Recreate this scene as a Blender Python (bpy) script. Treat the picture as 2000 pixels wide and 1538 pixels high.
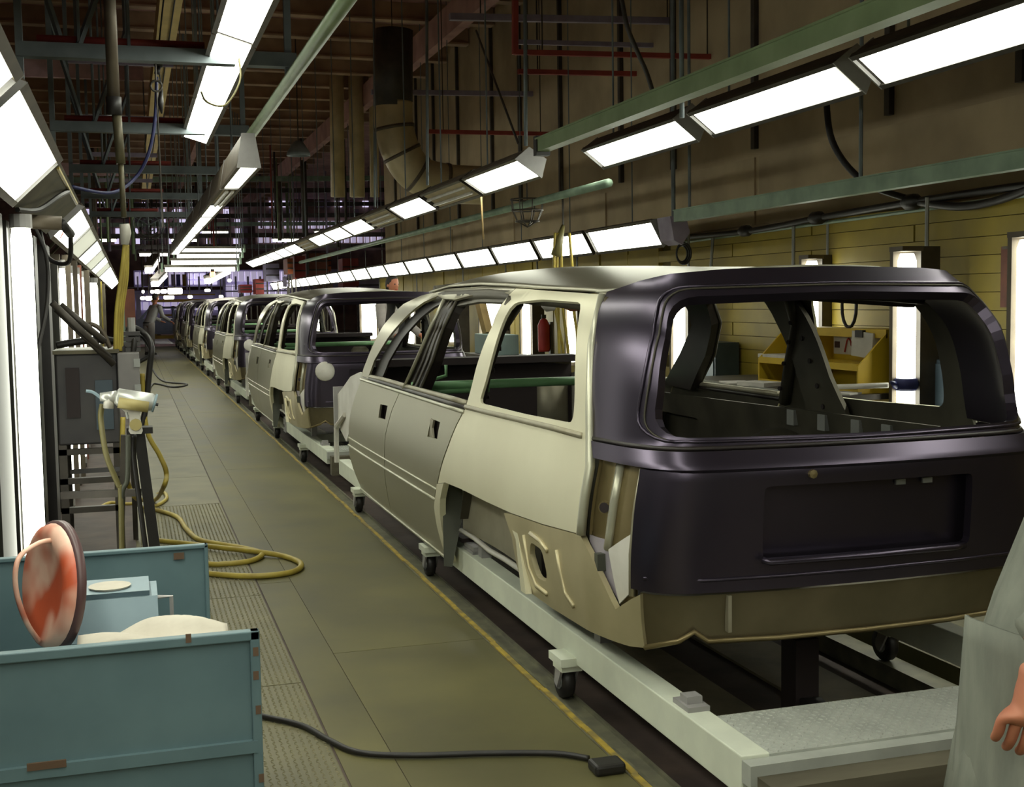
import bpy, bmesh, math, random
from mathutils import Vector, Matrix
from mathutils.geometry import delaunay_2d_cdt

for o in list(bpy.data.objects):
    bpy.data.objects.remove(o)
S = bpy.context.scene
C = S.collection
random.seed(7)

# ------------------------------------------------------------------ camera
EYE = Vector((0.0, 0.0, 1.45))
ROLL = 0.015
FOCAL = 2400.0                      # pixels for a 2000 px wide frame
v = Vector(((255 - 1000) / FOCAL, (769 - 598) / FOCAL, 1)).normalized()   # direction of the line of cars, in (right, up, forward)
up = Vector((-math.sin(ROLL), math.cos(ROLL), 0))
zc = (up + Vector((0, 0, -up.dot(v) / v.z))).normalized()
xc = -v.cross(zc)
right = Vector((xc.x, v.x, zc.x)); upv = Vector((xc.y, v.y, zc.y)); fwd = Vector((xc.z, v.z, zc.z))
cam = bpy.data.cameras.new('camera')
cam.sensor_fit = 'HORIZONTAL'; cam.sensor_width = 36.0; cam.lens = 36.0 * FOCAL / 2000.0
cam.clip_start = 0.05; cam.clip_end = 300
camo = bpy.data.objects.new('camera', cam); C.objects.link(camo)
camo.matrix_world = Matrix(((right.x, upv.x, -fwd.x, EYE.x), (right.y, upv.y, -fwd.y, EYE.y), (right.z, upv.z, -fwd.z, EYE.z), (0, 0, 0, 1)))
S.camera = camo

# ------------------------------------------------------------------ world and exposure
w = bpy.data.worlds.new('hall_ambient'); S.world = w; w.use_nodes = True
bg = w.node_tree.nodes['Background']
bg.inputs[0].default_value = (0.40, 0.25, 0.23, 1); bg.inputs[1].default_value = 0.06
S.view_settings.view_transform = 'Standard'
try: S.view_settings.look = 'None'
except Exception: pass
S.view_settings.gamma = 1.0
S.view_settings.use_curve_mapping = False
S.view_settings.exposure = 0.0
LAMP = 13.5                          # radiance of the fluorescent diffusers

# ------------------------------------------------------------------ materials
MATS = {}
def mat(name, col, rough=0.6, metal=0.0, col2=None, scale=6.0, bump=0.0, spec=0.5, coat=0.0, thresh=(0.35, 0.65), detail=4.0, stretch=(1, 1, 1), rvar=0.0):
    m = bpy.data.materials.new(name); m.use_nodes = True
    nt = m.node_tree; b = nt.nodes['Principled BSDF']
    b.inputs['Roughness'].default_value = rough
    b.inputs['Metallic'].default_value = metal
    b.inputs['Specular IOR Level'].default_value = spec
    if coat: b.inputs['Coat Weight'].default_value = coat; b.inputs['Coat Roughness'].default_value = 0.15
    c2 = col2 if col2 else tuple(c * 0.8 for c in col)
    tc = nt.nodes.new('ShaderNodeTexCoord'); mp = nt.nodes.new('ShaderNodeMapping')
    mp.inputs['Scale'].default_value = stretch
    n = nt.nodes.new('ShaderNodeTexNoise'); n.inputs['Scale'].default_value = scale; n.inputs['Detail'].default_value = detail
    nt.links.new(tc.outputs['Object'], mp.inputs[0]); nt.links.new(mp.outputs[0], n.inputs['Vector'])
    r = nt.nodes.new('ShaderNodeValToRGB')
    r.color_ramp.elements[0].position = thresh[0]; r.color_ramp.elements[1].position = thresh[1]
    r.color_ramp.elements[0].color = (*c2, 1); r.color_ramp.elements[1].color = (*col, 1)
    nt.links.new(n.outputs['Fac'], r.inputs[0]); nt.links.new(r.outputs[0], b.inputs['Base Color'])
    if rvar:
        mr = nt.nodes.new('ShaderNodeMapRange'); mr.inputs['To Min'].default_value = rough - rvar; mr.inputs['To Max'].default_value = rough + rvar
        nt.links.new(n.outputs['Fac'], mr.inputs['Value']); nt.links.new(mr.outputs[0], b.inputs['Roughness'])
    if bump:
        bn = nt.nodes.new('ShaderNodeBump'); bn.inputs['Strength'].default_value = bump; bn.inputs['Distance'].default_value = 0.02
        nt.links.new(n.outputs['Fac'], bn.inputs['Height']); nt.links.new(bn.outputs[0], b.inputs['Normal'])
    MATS[name] = m
    return m
def emit(name, col, strength):
    m = bpy.data.materials.new(name); m.use_nodes = True
    nt = m.node_tree; b = nt.nodes['Principled BSDF']
    b.inputs['Base Color'].default_value = (0.8, 0.8, 0.75, 1); b.inputs['Roughness'].default_value = 0.5
    b.inputs['Emission Color'].default_value = (*col, 1); b.inputs['Emission Strength'].default_value = strength
    MATS[name] = m
    return m
WARM = (0.98, 1.0, 0.85)
emit('lamp', WARM, LAMP)
emit('lamp_tube', WARM, LAMP * 0.6)
emit('lamp_tube_left', WARM, LAMP * 0.5)
emit('lamp_dim', (1.0, 0.97, 0.80), LAMP * 0.10)
emit('lamp_mid', (0.62, 0.64, 0.50), 0.75)
emit('lamp_far', (1.0, 0.97, 0.9), 9.0)
emit('window_glow', (0.62, 0.56, 0.80), 1.1)
emit('lilac_fill_glow', (0.36, 0.32, 0.46), 0.9)  # glow of the panes added to brighten the far end
emit('red_signal', (1.0, 0.18, 0.06), 6.0)
mat('concrete', (0.138, 0.125, 0.050), 0.50, 0, (0.085, 0.078, 0.034), 1.6, 0.10, detail=9, rvar=0.10, spec=0.3)
mat('plate', (0.155, 0.14, 0.07), 0.5, 0.2, (0.105, 0.097, 0.05), 3, 0.1, detail=8)
mat('pit', (0.075, 0.050, 0.038), 0.75, 0, (0.04, 0.026, 0.022), 4, 0.3)
mat('pit_strip', (0.24, 0.20, 0.12), 0.7, 0, (0.15, 0.125, 0.075), 5, 0.2)
mat('track', (0.20, 0.195, 0.125), 0.45, 0.4, (0.11, 0.105, 0.075), 9)
mat('yellow_edge', (0.38, 0.265, 0.03), 0.6, 0, (0.20, 0.15, 0.04), 14, thresh=(0.40, 0.58), detail=8)
mat('wall_yellow', (0.36, 0.27, 0.03), 0.55, 0, (0.29, 0.22, 0.03), 3, 0.1)
mat('mortar', (0.13, 0.10, 0.02), 0.8)
mat('wall_brown', (0.50, 0.40, 0.25), 0.85, 0, (0.36, 0.285, 0.18), 1.3, 0.1, detail=8)
mat('ceiling_dark', (0.50, 0.30, 0.27), 0.9, 0, (0.36, 0.20, 0.19), 2)
mat('purlin', (0.46, 0.32, 0.21), 0.8, 0, (0.30, 0.20, 0.14), 2)
mat('steel_dark', (0.075, 0.065, 0.052), 0.5, 0.3, (0.045, 0.038, 0.032), 6)
mat('housing', (0.20, 0.19, 0.15), 0.5, 0.2, (0.12, 0.11, 0.085), 5)
mat('housing_brown', (0.14, 0.115, 0.08), 0.5, 0.3, (0.09, 0.07, 0.05), 5)
mat('cap_grey', (0.36, 0.35, 0.34), 0.5, 0.1)
mat('pipe_green', (0.27, 0.36, 0.19), 0.45, 0.05, (0.20, 0.28, 0.14), 4)
mat('channel_green', (0.26, 0.36, 0.26), 0.5, 0.1, (0.18, 0.26, 0.19), 5)
mat('steel_blue', (0.20, 0.235, 0.25), 0.6, 0.2, (0.13, 0.155, 0.17), 4)
mat('steel_violet', (0.34, 0.30, 0.40), 0.6, 0.1, (0.25, 0.21, 0.29), 5)
mat('red_steel', (0.36, 0.06, 0.045), 0.6, 0, (0.26, 0.04, 0.035), 4)
mat('yellow_beam', (0.75, 0.56, 0.20), 0.6, 0, (0.64, 0.47, 0.17), 3)
mat('pink_panel', (0.80, 0.56, 0.60), 0.8)
mat('duct', (0.62, 0.52, 0.31), 0.45, 0.15, (0.46, 0.385, 0.23), 3)
mat('rubber', (0.018, 0.016, 0.014), 0.5, 0, (0.012, 0.01, 0.01), 10)
mat('hose_yellow', (0.42, 0.33, 0.055), 0.5, 0, (0.32, 0.24, 0.04), 10)
mat('hose_olive', (0.16, 0.14, 0.05), 0.5)
mat('hose_blue', (0.02, 0.025, 0.10), 0.5)
mat('bare_steel', (0.41, 0.395, 0.288), 0.35, 0.88, (0.35, 0.335, 0.24), 1.6, stretch=(1, 0.4, 1), thresh=(0.25, 0.75))
mat('quarter_steel', (0.80, 0.77, 0.575), 0.42, 0.45, (0.72, 0.685, 0.50), 2.0, thresh=(0.3, 0.7), rvar=0.05)
mat('primer_steel', (0.40, 0.375, 0.28), 0.45, 0.5, (0.31, 0.28, 0.20), 5)
mat('roof_steel', (0.44, 0.42, 0.31), 0.31, 0.82, (0.38, 0.36, 0.26), 1.5, thresh=(0.25, 0.75))
mat('olive_steel', (0.17, 0.14, 0.08), 0.42, 0.6, (0.12, 0.10, 0.055), 4)
mat('brown_steel', (0.27, 0.215, 0.105), 0.40, 0.6, (0.20, 0.155, 0.07), 5)
mat('wheelhouse', (0.075, 0.08, 0.06), 0.6, 0.2, (0.05, 0.052, 0.04), 4)
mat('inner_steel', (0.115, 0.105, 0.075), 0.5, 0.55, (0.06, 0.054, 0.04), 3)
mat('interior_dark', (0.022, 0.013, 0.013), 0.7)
mat('lavender_metal', (0.40, 0.37, 0.42), 0.45, 0.3, (0.32, 0.29, 0.32), 6)
mat('gate_dark_reflect', (0.092, 0.078, 0.108), 0.30, 0.88, (0.078, 0.066, 0.094), 2)  # bare steel; its reflection of the dark hall is put into the colour
mat('pillar_black', (0.028, 0.022, 0.018), 0.45, 0, (0.018, 0.013, 0.012), 6)
mat('bright_edge', (0.55, 0.54, 0.42), 0.35, 0.5)
mat('green_bar', (0.24, 0.50, 0.23), 0.4, 0, (0.20, 0.43, 0.19), 8)
mat('skid_grey', (0.70, 0.735, 0.60), 0.55, 0.03, (0.60, 0.63, 0.52), 5, 0.05)
mat('skid_tread', (0.44, 0.46, 0.41), 0.55, 0.1, (0.36, 0.375, 0.335), 8)
mat('timber', (0.13, 0.115, 0.075), 0.8, 0, (0.08, 0.07, 0.045), 7, stretch=(0.3, 1, 3))
mat('cart_blue', (0.125, 0.20, 0.218), 0.5, 0.05, (0.10, 0.165, 0.183), 5, 0.05)
mat('cart_rust', (0.14, 0.085, 0.05), 0.8)
mat('tray_blue', (0.24, 0.33, 0.37), 0.45, 0.1, (0.20, 0.28, 0.32), 5)
mat('disc_red', (0.60, 0.11, 0.045), 0.42, 0, (0.85, 0.55, 0.42), 7, thresh=(0.42, 0.60), detail=2)
mat('disc_rim', (0.10, 0.05, 0.05), 0.4)
mat('cloth', (0.60, 0.56, 0.47), 0.9, 0, (0.50, 0.46, 0.38), 8, 0.2)
mat('white_paint', (0.62, 0.60, 0.54), 0.4, 0, (0.5, 0.48, 0.42), 6)
mat('gun_metal', (0.62, 0.64, 0.62), 0.3, 0.4, (0.5, 0.5, 0.46), 10)
mat('gun_dirty', (0.42, 0.35, 0.14), 0.5, 0.1)
mat('cabinet_grey', (0.21, 0.20, 0.19), 0.5, 0.1, (0.16, 0.15, 0.15), 5)
mat('cabinet_dark', (0.055, 0.052, 0.05), 0.55, 0.1, (0.035, 0.032, 0.035), 4)
mat('booth_dark', (0.035, 0.034, 0.027), 0.4, 0.3, (0.022, 0.021, 0.018), 4)
mat('booth_olive', (0.12, 0.105, 0.055), 0.5, 0.3, (0.075, 0.065, 0.04), 5)
mat('board_red', (0.22, 0.075, 0.045), 0.7, 0, (0.17, 0.06, 0.04), 9)
mat('bench_yellow', (0.62, 0.42, 0.02), 0.5, 0, (0.54, 0.36, 0.02), 4)
mat('paper', (0.62, 0.60, 0.55), 0.8)
mat('ink_red', (0.45, 0.05, 0.04), 0.7)
mat('ink_dark', (0.06, 0.03, 0.03), 0.7)
mat('box_blue', (0.27, 0.37, 0.36), 0.6, 0, (0.23, 0.32, 0.32), 4)
mat('locker_blue', (0.055, 0.085, 0.105), 0.5, 0.1, (0.04, 0.06, 0.08), 5)
mat('cardboard', (0.40, 0.28, 0.12), 0.8)
mat('tape_blue', (0.02, 0.025, 0.13), 0.5)
mat('skin', (0.50, 0.20, 0.11), 0.55, 0, (0.45, 0.16, 0.09), 12)
mat('coat_grey', (0.22, 0.23, 0.19), 0.9, 0, (0.165, 0.175, 0.145), 9, 0.3, stretch=(2.5, 2.5, 0.6))
mat('trousers', (0.05, 0.055, 0.075), 0.9)
mat('shirt_grey', (0.36, 0.33, 0.31), 0.9, 0, (0.29, 0.265, 0.25), 7, 0.2)
mat('hair', (0.02, 0.016, 0.013), 0.6)
mat('red_paint', (0.42, 0.03, 0.03), 0.5)
mat('orange_paint', (0.45, 0.11, 0.03), 0.6)
mat('far_blue', (0.14, 0.15, 0.50), 0.7)
mat('far_lilac', (0.50, 0.47, 0.66), 0.7, 0, (0.36, 0.33, 0.50), 3)
mat('far_yellow', (0.40, 0.25, 0.03), 0.7)
mat('car_far_blue', (0.07, 0.085, 0.17), 0.35, 0, spec=0.6)
mat('far_brown', (0.30, 0.21, 0.15), 0.8, 0, (0.12, 0.08, 0.07), 1.2)
mat('plate_lug', (0.26, 0.24, 0.14), 0.45, 0.3)
mat('corner_steel', (0.50, 0.44, 0.27), 0.40, 0.45, (0.41, 0.36, 0.215), 4)
mat('galv', (0.33, 0.34, 0.32), 0.45, 0.4)

# ------------------------------------------------------------------ mesh helpers
class MB:
    def __init__(s): s.v = []; s.f = []
    def quad(s, *p):
        i = len(s.v); s.v += [tuple(q) for q in p]; s.f.append(tuple(range(i, i + len(p)))); return s
    def box(s, x0, x1, y0, y1, z0, z1):
        i = len(s.v)
        s.v += [(x0, y0, z0), (x1, y0, z0), (x1, y1, z0), (x0, y1, z0), (x0, y0, z1), (x1, y0, z1), (x1, y1, z1), (x0, y1, z1)]
        s.f += [tuple(i + k for k in q) for q in ((0, 3, 2, 1), (4, 5, 6, 7), (0, 1, 5, 4), (1, 2, 6, 5), (2, 3, 7, 6), (3, 0, 4, 7))]
        return s
    def prism(s, poly, axis, a, b):
        # poly: list of 2D points; axis 'x': (y,z) ; 'y': (x,z) ; 'z': (x,y)
        def P(p, t): return (t, p[0], p[1]) if axis == 'x' else ((p[0], t, p[1]) if axis == 'y' else (p[0], p[1], t))
        i = len(s.v); n = len(poly)
        s.v += [P(p, a) for p in poly] + [P(p, b) for p in poly]
        s.f.append(tuple(range(i, i + n))); s.f.append(tuple(range(i + 2 * n - 1, i + n - 1, -1)))
        for k in range(n): s.f.append((i + k, i + n + k, i + n + (k + 1) % n, i + (k + 1) % n))
        return s
    def rings(s, rings, cap=True, close=True):
        i = len(s.v); n = len(rings[0])
        for r in rings: s.v += [tuple(p) for p in r]
        for a in range(len(rings) - 1):
            for k in range(n if close else n - 1):
                k2 = (k + 1) % n
                s.f.append((i + a * n + k, i + a * n + k2, i + (a + 1) * n + k2, i + (a + 1) * n + k))
        if cap and close:
            s.f.append(tuple(range(i + n - 1, i - 1, -1))); j = i + (len(rings) - 1) * n; s.f.append(tuple(range(j, j + n)))
        return s
    def tube(s, pts, r, n=8, cap=True):
        pts = [Vector(p) for p in pts]; rr = []
        N = None
        for k, p in enumerate(pts):
            t = (pts[min(k + 1, len(pts) - 1)] - pts[max(k - 1, 0)]).normalized()
            if N is None:
                N = t.cross(Vector((0, 0, 1)) if abs(t.z) < 0.9 else Vector((1, 0, 0))).normalized()
            else:
                N = (N - t * N.dot(t)).normalized()
            B = t.cross(N); q = r[k] if isinstance(r, (list, tuple)) else r
            rr.append([p + N * (q * math.cos(2 * math.pi * j / n)) + B * (q * math.sin(2 * math.pi * j / n)) for j in range(n)])
        return s.rings(rr, cap)
    def bar(s, p0, p1, wd, ht):
        p0 = Vector(p0); p1 = Vector(p1); t = (p1 - p0).normalized()
        a = t.cross(Vector((0, 0, 1)) if abs(t.z) < 0.95 else Vector((0, 1, 0))).normalized(); b = a.cross(t)
        c = [(-.5, -.5), (.5, -.5), (.5, .5), (-.5, .5)]
        return s.rings([[p + a * (wd * x) + b * (ht * y) for x, y in c] for p in (p0, p1)])
    def lathe(s, prof, c=(0, 0, 0), n=16, axis='z'):
        rr = []
        for r, h in prof:
            ring = []
            for k in range(n):
                a = 2 * math.pi * k / n; u, w_ = r * math.cos(a), r * math.sin(a)
                p = (u, w_, h) if axis == 'z' else ((h, u, w_) if axis == 'x' else (u, h, w_))
                ring.append((c[0] + p[0], c[1] + p[1], c[2] + p[2]))
            rr.append(ring)
        return s.rings(rr)
    def grid(s, fn, nu, nv):
        i = len(s.v)
        for a in range(nu + 1):
            for b in range(nv + 1): s.v.append(tuple(fn(a / nu, b / nv)))
        for a in range(nu):
            for b in range(nv):
                k = i + a * (nv + 1) + b; s.f.append((k, k + 1, k + nv + 2, k + nv + 1))
        return s
    def mesh(s, name, material, smooth=False):
        me = bpy.data.meshes.new(name); me.from_pydata(s.v, [], s.f); me.validate(); me.update()
        bm = bmesh.new(); bm.from_mesh(me); bmesh.ops.recalc_face_normals(bm, faces=bm.faces); bm.to_mesh(me); bm.free()
        if material: me.materials.append(MATS[material])
        if smooth:
            for p in me.polygons: p.use_smooth = True
        return me
    def build(s, name, material, parent=None, smooth=False, loc=None):
        return link(name, s.mesh(name, material, smooth), parent, loc)
def link(name, me, parent=None, loc=None):
    o = bpy.data.objects.new(name, me); C.objects.link(o)
    if parent: o.parent = parent
    if loc: o.location = loc
    return o
def curve(pts, n=8):
    # Catmull-Rom through the points
    P = [Vector(p) for p in pts]; out = []
    for k in range(len(P) - 1):
        a = P[max(k - 1, 0)]; b = P[k]; c = P[k + 1]; d = P[min(k + 2, len(P) - 1)]
        for j in range(n):
            t = j / n
            out.append(0.5 * ((2 * b) + (c - a) * t + (2 * a - 5 * b + 4 * c - d) * t * t + (3 * b - a - 3 * c + d) * t ** 3))
    out.append(P[-1]); return out
def tag(o, label, cat, group=None, kind=None):
    o['label'] = label; o['category'] = cat
    if group: o['group'] = group
    if kind: o['kind'] = kind
    return o
def thing(name, label, cat, loc=(0, 0, 0), rotz=0.0, group=None):
    o = bpy.data.objects.new(name, None); C.objects.link(o); o.empty_display_size = 0.1
    o.location = loc; o.rotation_euler = (0, 0, rotz)
    return tag(o, label, cat, group)
def struct(o):
    o['kind'] = 'structure'; return o
def dup(root, loc, label=None, rotz=None):
    r = root.copy(); C.objects.link(r); r.location = loc
    if rotz is not None: r.rotation_euler = (0, 0, rotz)
    if label: r['label'] = label
    for ch in list(root.children):
        c = ch.copy(); C.objects.link(c); c.parent = r
        for g in list(ch.children):
            d = g.copy(); C.objects.link(d); d.parent = c
    return r
def bevel(o, wd, seg=2):
    m = o.modifiers.new('bevel', 'BEVEL'); m.width = wd; m.segments = seg; m.limit_method = 'ANGLE'; return o
ORD = ['first', 'second', 'third', 'fourth', 'fifth', 'sixth', 'seventh', 'eighth', 'ninth', 'tenth', 'eleventh', 'twelfth', 'thirteenth', 'fourteenth', 'fifteenth', 'sixteenth', 'seventeenth', 'eighteenth', 'nineteenth', 'twentieth']
def interp(x, xs, ys):
    if x <= xs[0]: return ys[0]
    for k in range(len(xs) - 1):
        if x <= xs[k + 1]: return ys[k] + (ys[k + 1] - ys[k]) * (x - xs[k]) / (xs[k + 1] - xs[k])
    return ys[-1]
def inpoly(p, poly):
    c = False; n = len(poly); x, y = p; j = n - 1
    for i in range(n):
        xi, yi = poly[i]; xj, yj = poly[j]
        if (yi > y) != (yj > y) and x < (xj - xi) * (y - yi) / (yj - yi) + xi: c = not c
        j = i
    return c
def resample(poly, step):
    out = []
    for k in range(len(poly)):
        a = Vector(poly[k]); b = Vector(poly[(k + 1) % len(poly)]); n = max(1, int(math.ceil((b - a).length / step)))
        for j in range(n): out.append(tuple(a.lerp(b, j / n)))
    return out
def rounded(poly, r, seg=4):
    out = []; n = len(poly)
    for k in range(n):
        p = Vector(poly[k]); a = Vector(poly[k - 1]); b = Vector(poly[(k + 1) % n])
        da = (a - p); db = (b - p); q = min(r, da.length * .45, db.length * .45)
        A = p + da.normalized() * q; B = p + db.normalized() * q
        for j in range(seg + 1):
            t = j / seg; out.append(tuple((1 - t) ** 2 * A + 2 * t * (1 - t) * p + t * t * B))
    return out
def panel(name, outline, holes, step, fn, material, parent, thick=0.012, out=(-1, 0, 0), smooth=True, back=None):
    # sheet-metal panel: 2D outline with holes, meshed and bent onto a surface fn(u, v), then thickened inwards
    O = resample(outline, step); H = [resample(h, step) for h in holes]
    pts = []; edges = []
    for loop in [O] + H:
        i = len(pts); pts += [Vector(p) for p in loop]; n = len(loop)
        edges += [(i + k, i + (k + 1) % n) for k in range(n)]
    us = [p[0] for p in O]; vs = [p[1] for p in O]; bnd = list(pts)
    u = min(us) + step / 2
    while u < max(us):
        q = min(vs) + step / 2
        while q < max(vs):
            if inpoly((u, q), O) and not any(inpoly((u, q), h) for h in H):
                if min((b.x - u) ** 2 + (b.y - q) ** 2 for b in bnd) > (step * .45) ** 2: pts.append(Vector((u, q)))
            q += step
        u += step
    V, E, F, *_ = delaunay_2d_cdt(pts, edges, [], 0, 1e-5)
    F = [f for f in F if (lambda c: inpoly(c, O) and not any(inpoly(c, h) for h in H))((sum(V[k].x for k in f) / len(f), sum(V[k].y for k in f) / len(f)))]
    used = sorted({k for f in F for k in f}); remap = {k: i for i, k in enumerate(used)}
    V = [V[k] for k in used]; F = [tuple(remap[k] for k in f) for f in F]
    h_ = .012; AN = []
    for p in V:
        du = Vector(fn(p.x + h_, p.y)) - Vector(fn(p.x - h_, p.y)); dv = Vector(fn(p.x, p.y + h_)) - Vector(fn(p.x, p.y - h_))
        n_ = du.cross(dv); AN.append(n_.normalized() if n_.length > 1e-9 else Vector((0, 0, 0)))
    me = bpy.data.meshes.new(name); me.from_pydata([tuple(fn(p.x, p.y)) for p in V], [], F); me.update()
    bm = bmesh.new(); bm.from_mesh(me)
    bmesh.ops.recalc_face_normals(bm, faces=bm.faces)
    tot = Vector()
    for f in bm.faces: tot += f.normal * f.calc_area()
    if tot.dot(Vector(out)) < 0: bmesh.ops.reverse_faces(bm, faces=bm.faces)
    bm.normal_update()
    if thick:
        fv = [q.co.copy() for q in bm.verts]; bm.verts.index_update()
        bv = [q.co - q.normal * thick for q in bm.verts]; n = len(fv)
        ff = [[q.index for q in f.verts] for f in bm.faces]
        rim = [[q.vert.index for q in (e.link_loops[0], e.link_loops[0].link_loop_next)] for e in bm.edges if len(e.link_faces) == 1]
        vv = fv + bv; fc = ff + [[n + k for k in reversed(f)] for f in ff]; ns = len(fc)
        for a, b in rim:
            k = len(vv); vv += [fv[b], fv[a], bv[a], bv[b]]; fc.append([k, k + 1, k + 2, k + 3])
        me.clear_geometry(); me.from_pydata([tuple(q) for q in vv], [], fc); me.update()
        for j, p in enumerate(me.polygons):
            p.use_smooth = smooth and j < ns
            if back and len(ff) <= j < ns: p.material_index = 1
        if smooth:
            nv = [q.normal for q in bm.verts]
            AN = [x if x.dot(y) >= 0 else -x for x, y in zip(AN, nv)]
            me.normals_split_custom_set_from_vertices([tuple(x) for x in AN] + [tuple(-x) for x in AN] + [(0, 0, 0)] * (len(vv) - 2 * n))
    else:
        bm.to_mesh(me)
        for p in me.polygons: p.use_smooth = smooth
    bm.free()
    me.materials.append(MATS[material])
    if back: me.materials.append(MATS[back])
    return link(name, me, parent)
# ------------------------------------------------------------------ the setting: floors
PIT = -0.12
floor = struct(MB().box(-9, 0.575, -14, 66, -0.12, -0.004).build('floor', 'concrete'))
MB().box(0.575, 1.40, -14, 66, -0.12, -0.004).build('floor_bed', 'pit', floor)
pm1 = MB().box(0.582, 0.7485, 0.002, 5.998, -0.004, 0.0).mesh('floor_plate', 'concrete')
pm2 = MB().box(0.7515, 1.398, 0.002, 5.998, -0.004, 0.0).mesh('floor_plate', 'concrete')
for k in range(13):
    link('floor_plate', pm1, floor, (0, -13 + 6 * k + 1.4, 0)); link('floor_plate', pm2, floor, (0, -13 + 6 * k, 0))
# steel tread plates beside the booth
tm = MB().box(0.0, 0.57, 0.004, 1.496, -0.004, 0.001).mesh('tread_plate', 'plate')
for k in range(12): link('tread_plate', tm, floor, (0, 1.65 + 1.5 * k, 0))
MB().box(-.60, -.02, 4.6, 27, -.004, .004).build('floor_shade_strip', 'pit', floor)  # added dark strip that stands for shade on the floor by the booth
def lugs(nx, ny, px, py, L, Wd, H):
    m = MB()
    for a in range(nx):
        for b in range(ny):
            x = (a + 0.5) * px; y = (b + 0.5) * py; s = 1 if (a + b) % 2 else -1
            t = Vector((s * 0.62, 0.78)) * (L / 2); n = Vector((t.y, -t.x)).normalized() * (Wd / 2)
            i = len(m.v)
            m.v += [(x - t.x, y - t.y, 0), (x + n.x, y + n.y, 0), (x + t.x, y + t.y, 0), (x - n.x, y - n.y, 0), (x - t.x * .5, y - t.y * .5, H), (x + t.x * .5, y + t.y * .5, H)]
            m.f += [(i, i + 1, i + 5, i + 4), (i + 1, i + 2, i + 5), (i + 2, i + 3, i + 4, i + 5), (i + 3, i, i + 4)]
    return m
lm = lugs(25, 66, 0.57 / 25, 1.49 / 66, 0.019, 0.008, 0.003).mesh('tread_lugs', 'plate_lug')
for k in range(5):
    o = link('tread_lugs', lm, floor, (0, 1.655 + 1.5 * k, 0.001)); o['kind'] = 'stuff'
# the conveyor pit
MB().box(1.40, 3.02, -14, 62, -0.30, PIT).build('pit_bed', 'pit', floor)
MB().box(2.02, 2.20, -14, 62, PIT, PIT + 0.012).build('pit_strip', 'pit_strip', floor)
MB().box(2.42, 2.72, -14, 62, PIT, PIT + 0.012).build('pit_strip', 'pit_strip', floor)
MB().box(1.40, 1.425, -14, 62, PIT, 0.0).build('kerb_angle', 'track', floor)
ed = MB()
yy = -3.0
while yy < 62:
    st = 0.22 if yy < 14 else 1.5
    a = random.uniform(-.006, .006)
    ed.box(1.406 + a, 1.428 + a * .6, yy, yy + st, 0.0, 0.005); yy += st
o = ed.build('yellow_edging', 'yellow_edge', floor)
MB().box(1.440, 1.452, -14, 62, PIT, -0.008).build('track_rail', 'track', floor)
MB().box(1.530, 1.542, -14, 62, PIT, -0.030).build('track_rail', 'track', floor)
MB().box(1.428, 1.530, -14, 62, PIT, -0.041).build('track_channel', 'track', floor)
MB().box(2.86, 2.96, -14, 62, PIT, -0.041).build('track_rail', 'track', floor)
struct(MB().box(3.02, 26, -14, 66, -0.15, 0.0).build('floor_right', 'concrete'))

# ------------------------------------------------------------------ right wall
wr = struct(MB().box(5.84, 6.1, -14, 29.5, 0, 2.10).build('wall_right', 'mortar'))
cm = MB().box(5.79, 5.85, 0, 2.98, 0.0, 0.126).mesh('wall_board', 'wall_yellow')
for k in range(16):
    for j in range(4):
        link('wall_board', cm, wr, (random.uniform(-.003, .003), 2.2 + 3 * j - (1.5 if k % 2 else 0), 0.02 + k * 0.131))
vm = MB().box(5.78, 5.85, 0, 0.88, 0.02, 2.08).mesh('wall_panel', 'wall_yellow')
for k in range(18): link('wall_panel', vm, wr, (random.uniform(-.01, .01), 13.0 + 0.92 * k, 0))
wu = struct(MB().box(5.95, 6.15, -14, 29.5, 2.10, 6.4).build('wall_right_upper', 'wall_brown'))
bm_ = MB().box(5.90, 5.96, 0, 0.07, 2.9, 6.4).mesh('wall_batten', 'steel_dark')
for k in range(14): link('wall_batten', bm_, wu, (0, 3.0 + 1.9 * k + (0.35 if k % 3 else 0), 0))
sm = MB().box(5.93, 5.955, 0, 3.9, 2.16, 2.82).mesh('wall_sheet', 'wall_brown')
for k in range(6): link('wall_sheet', sm, wu, (0, 3.0 + 4 * k, 0))
struct(MB().box(-9.2, 26, 66, 66.2, 0, 7.2).build('wall_back', 'far_brown'))

# ------------------------------------------------------------------ ceiling
ce = struct(MB().box(-9.2, 26, -14, 58, 6.3, 6.45).build('ceiling', 'ceiling_dark'))
pu = MB().box(-9, 5.93, -0.05, 0.05, 6.02, 6.3).box(-9, 5.93, -0.11, 0.11, 6.0, 6.03).mesh('purlin', 'purlin')
for k in range(34): link('purlin', pu, ce, (0, 4 + 1.6 * k, 0))
pb = MB().box(-0.08, 0.08, 0, 56, 5.55, 6.0).mesh('girder', 'ceiling_dark')
for x in (-6.5, -2.4, 1.8, 4.9): link('girder', pb, ce, (x, 1, 0))

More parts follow.
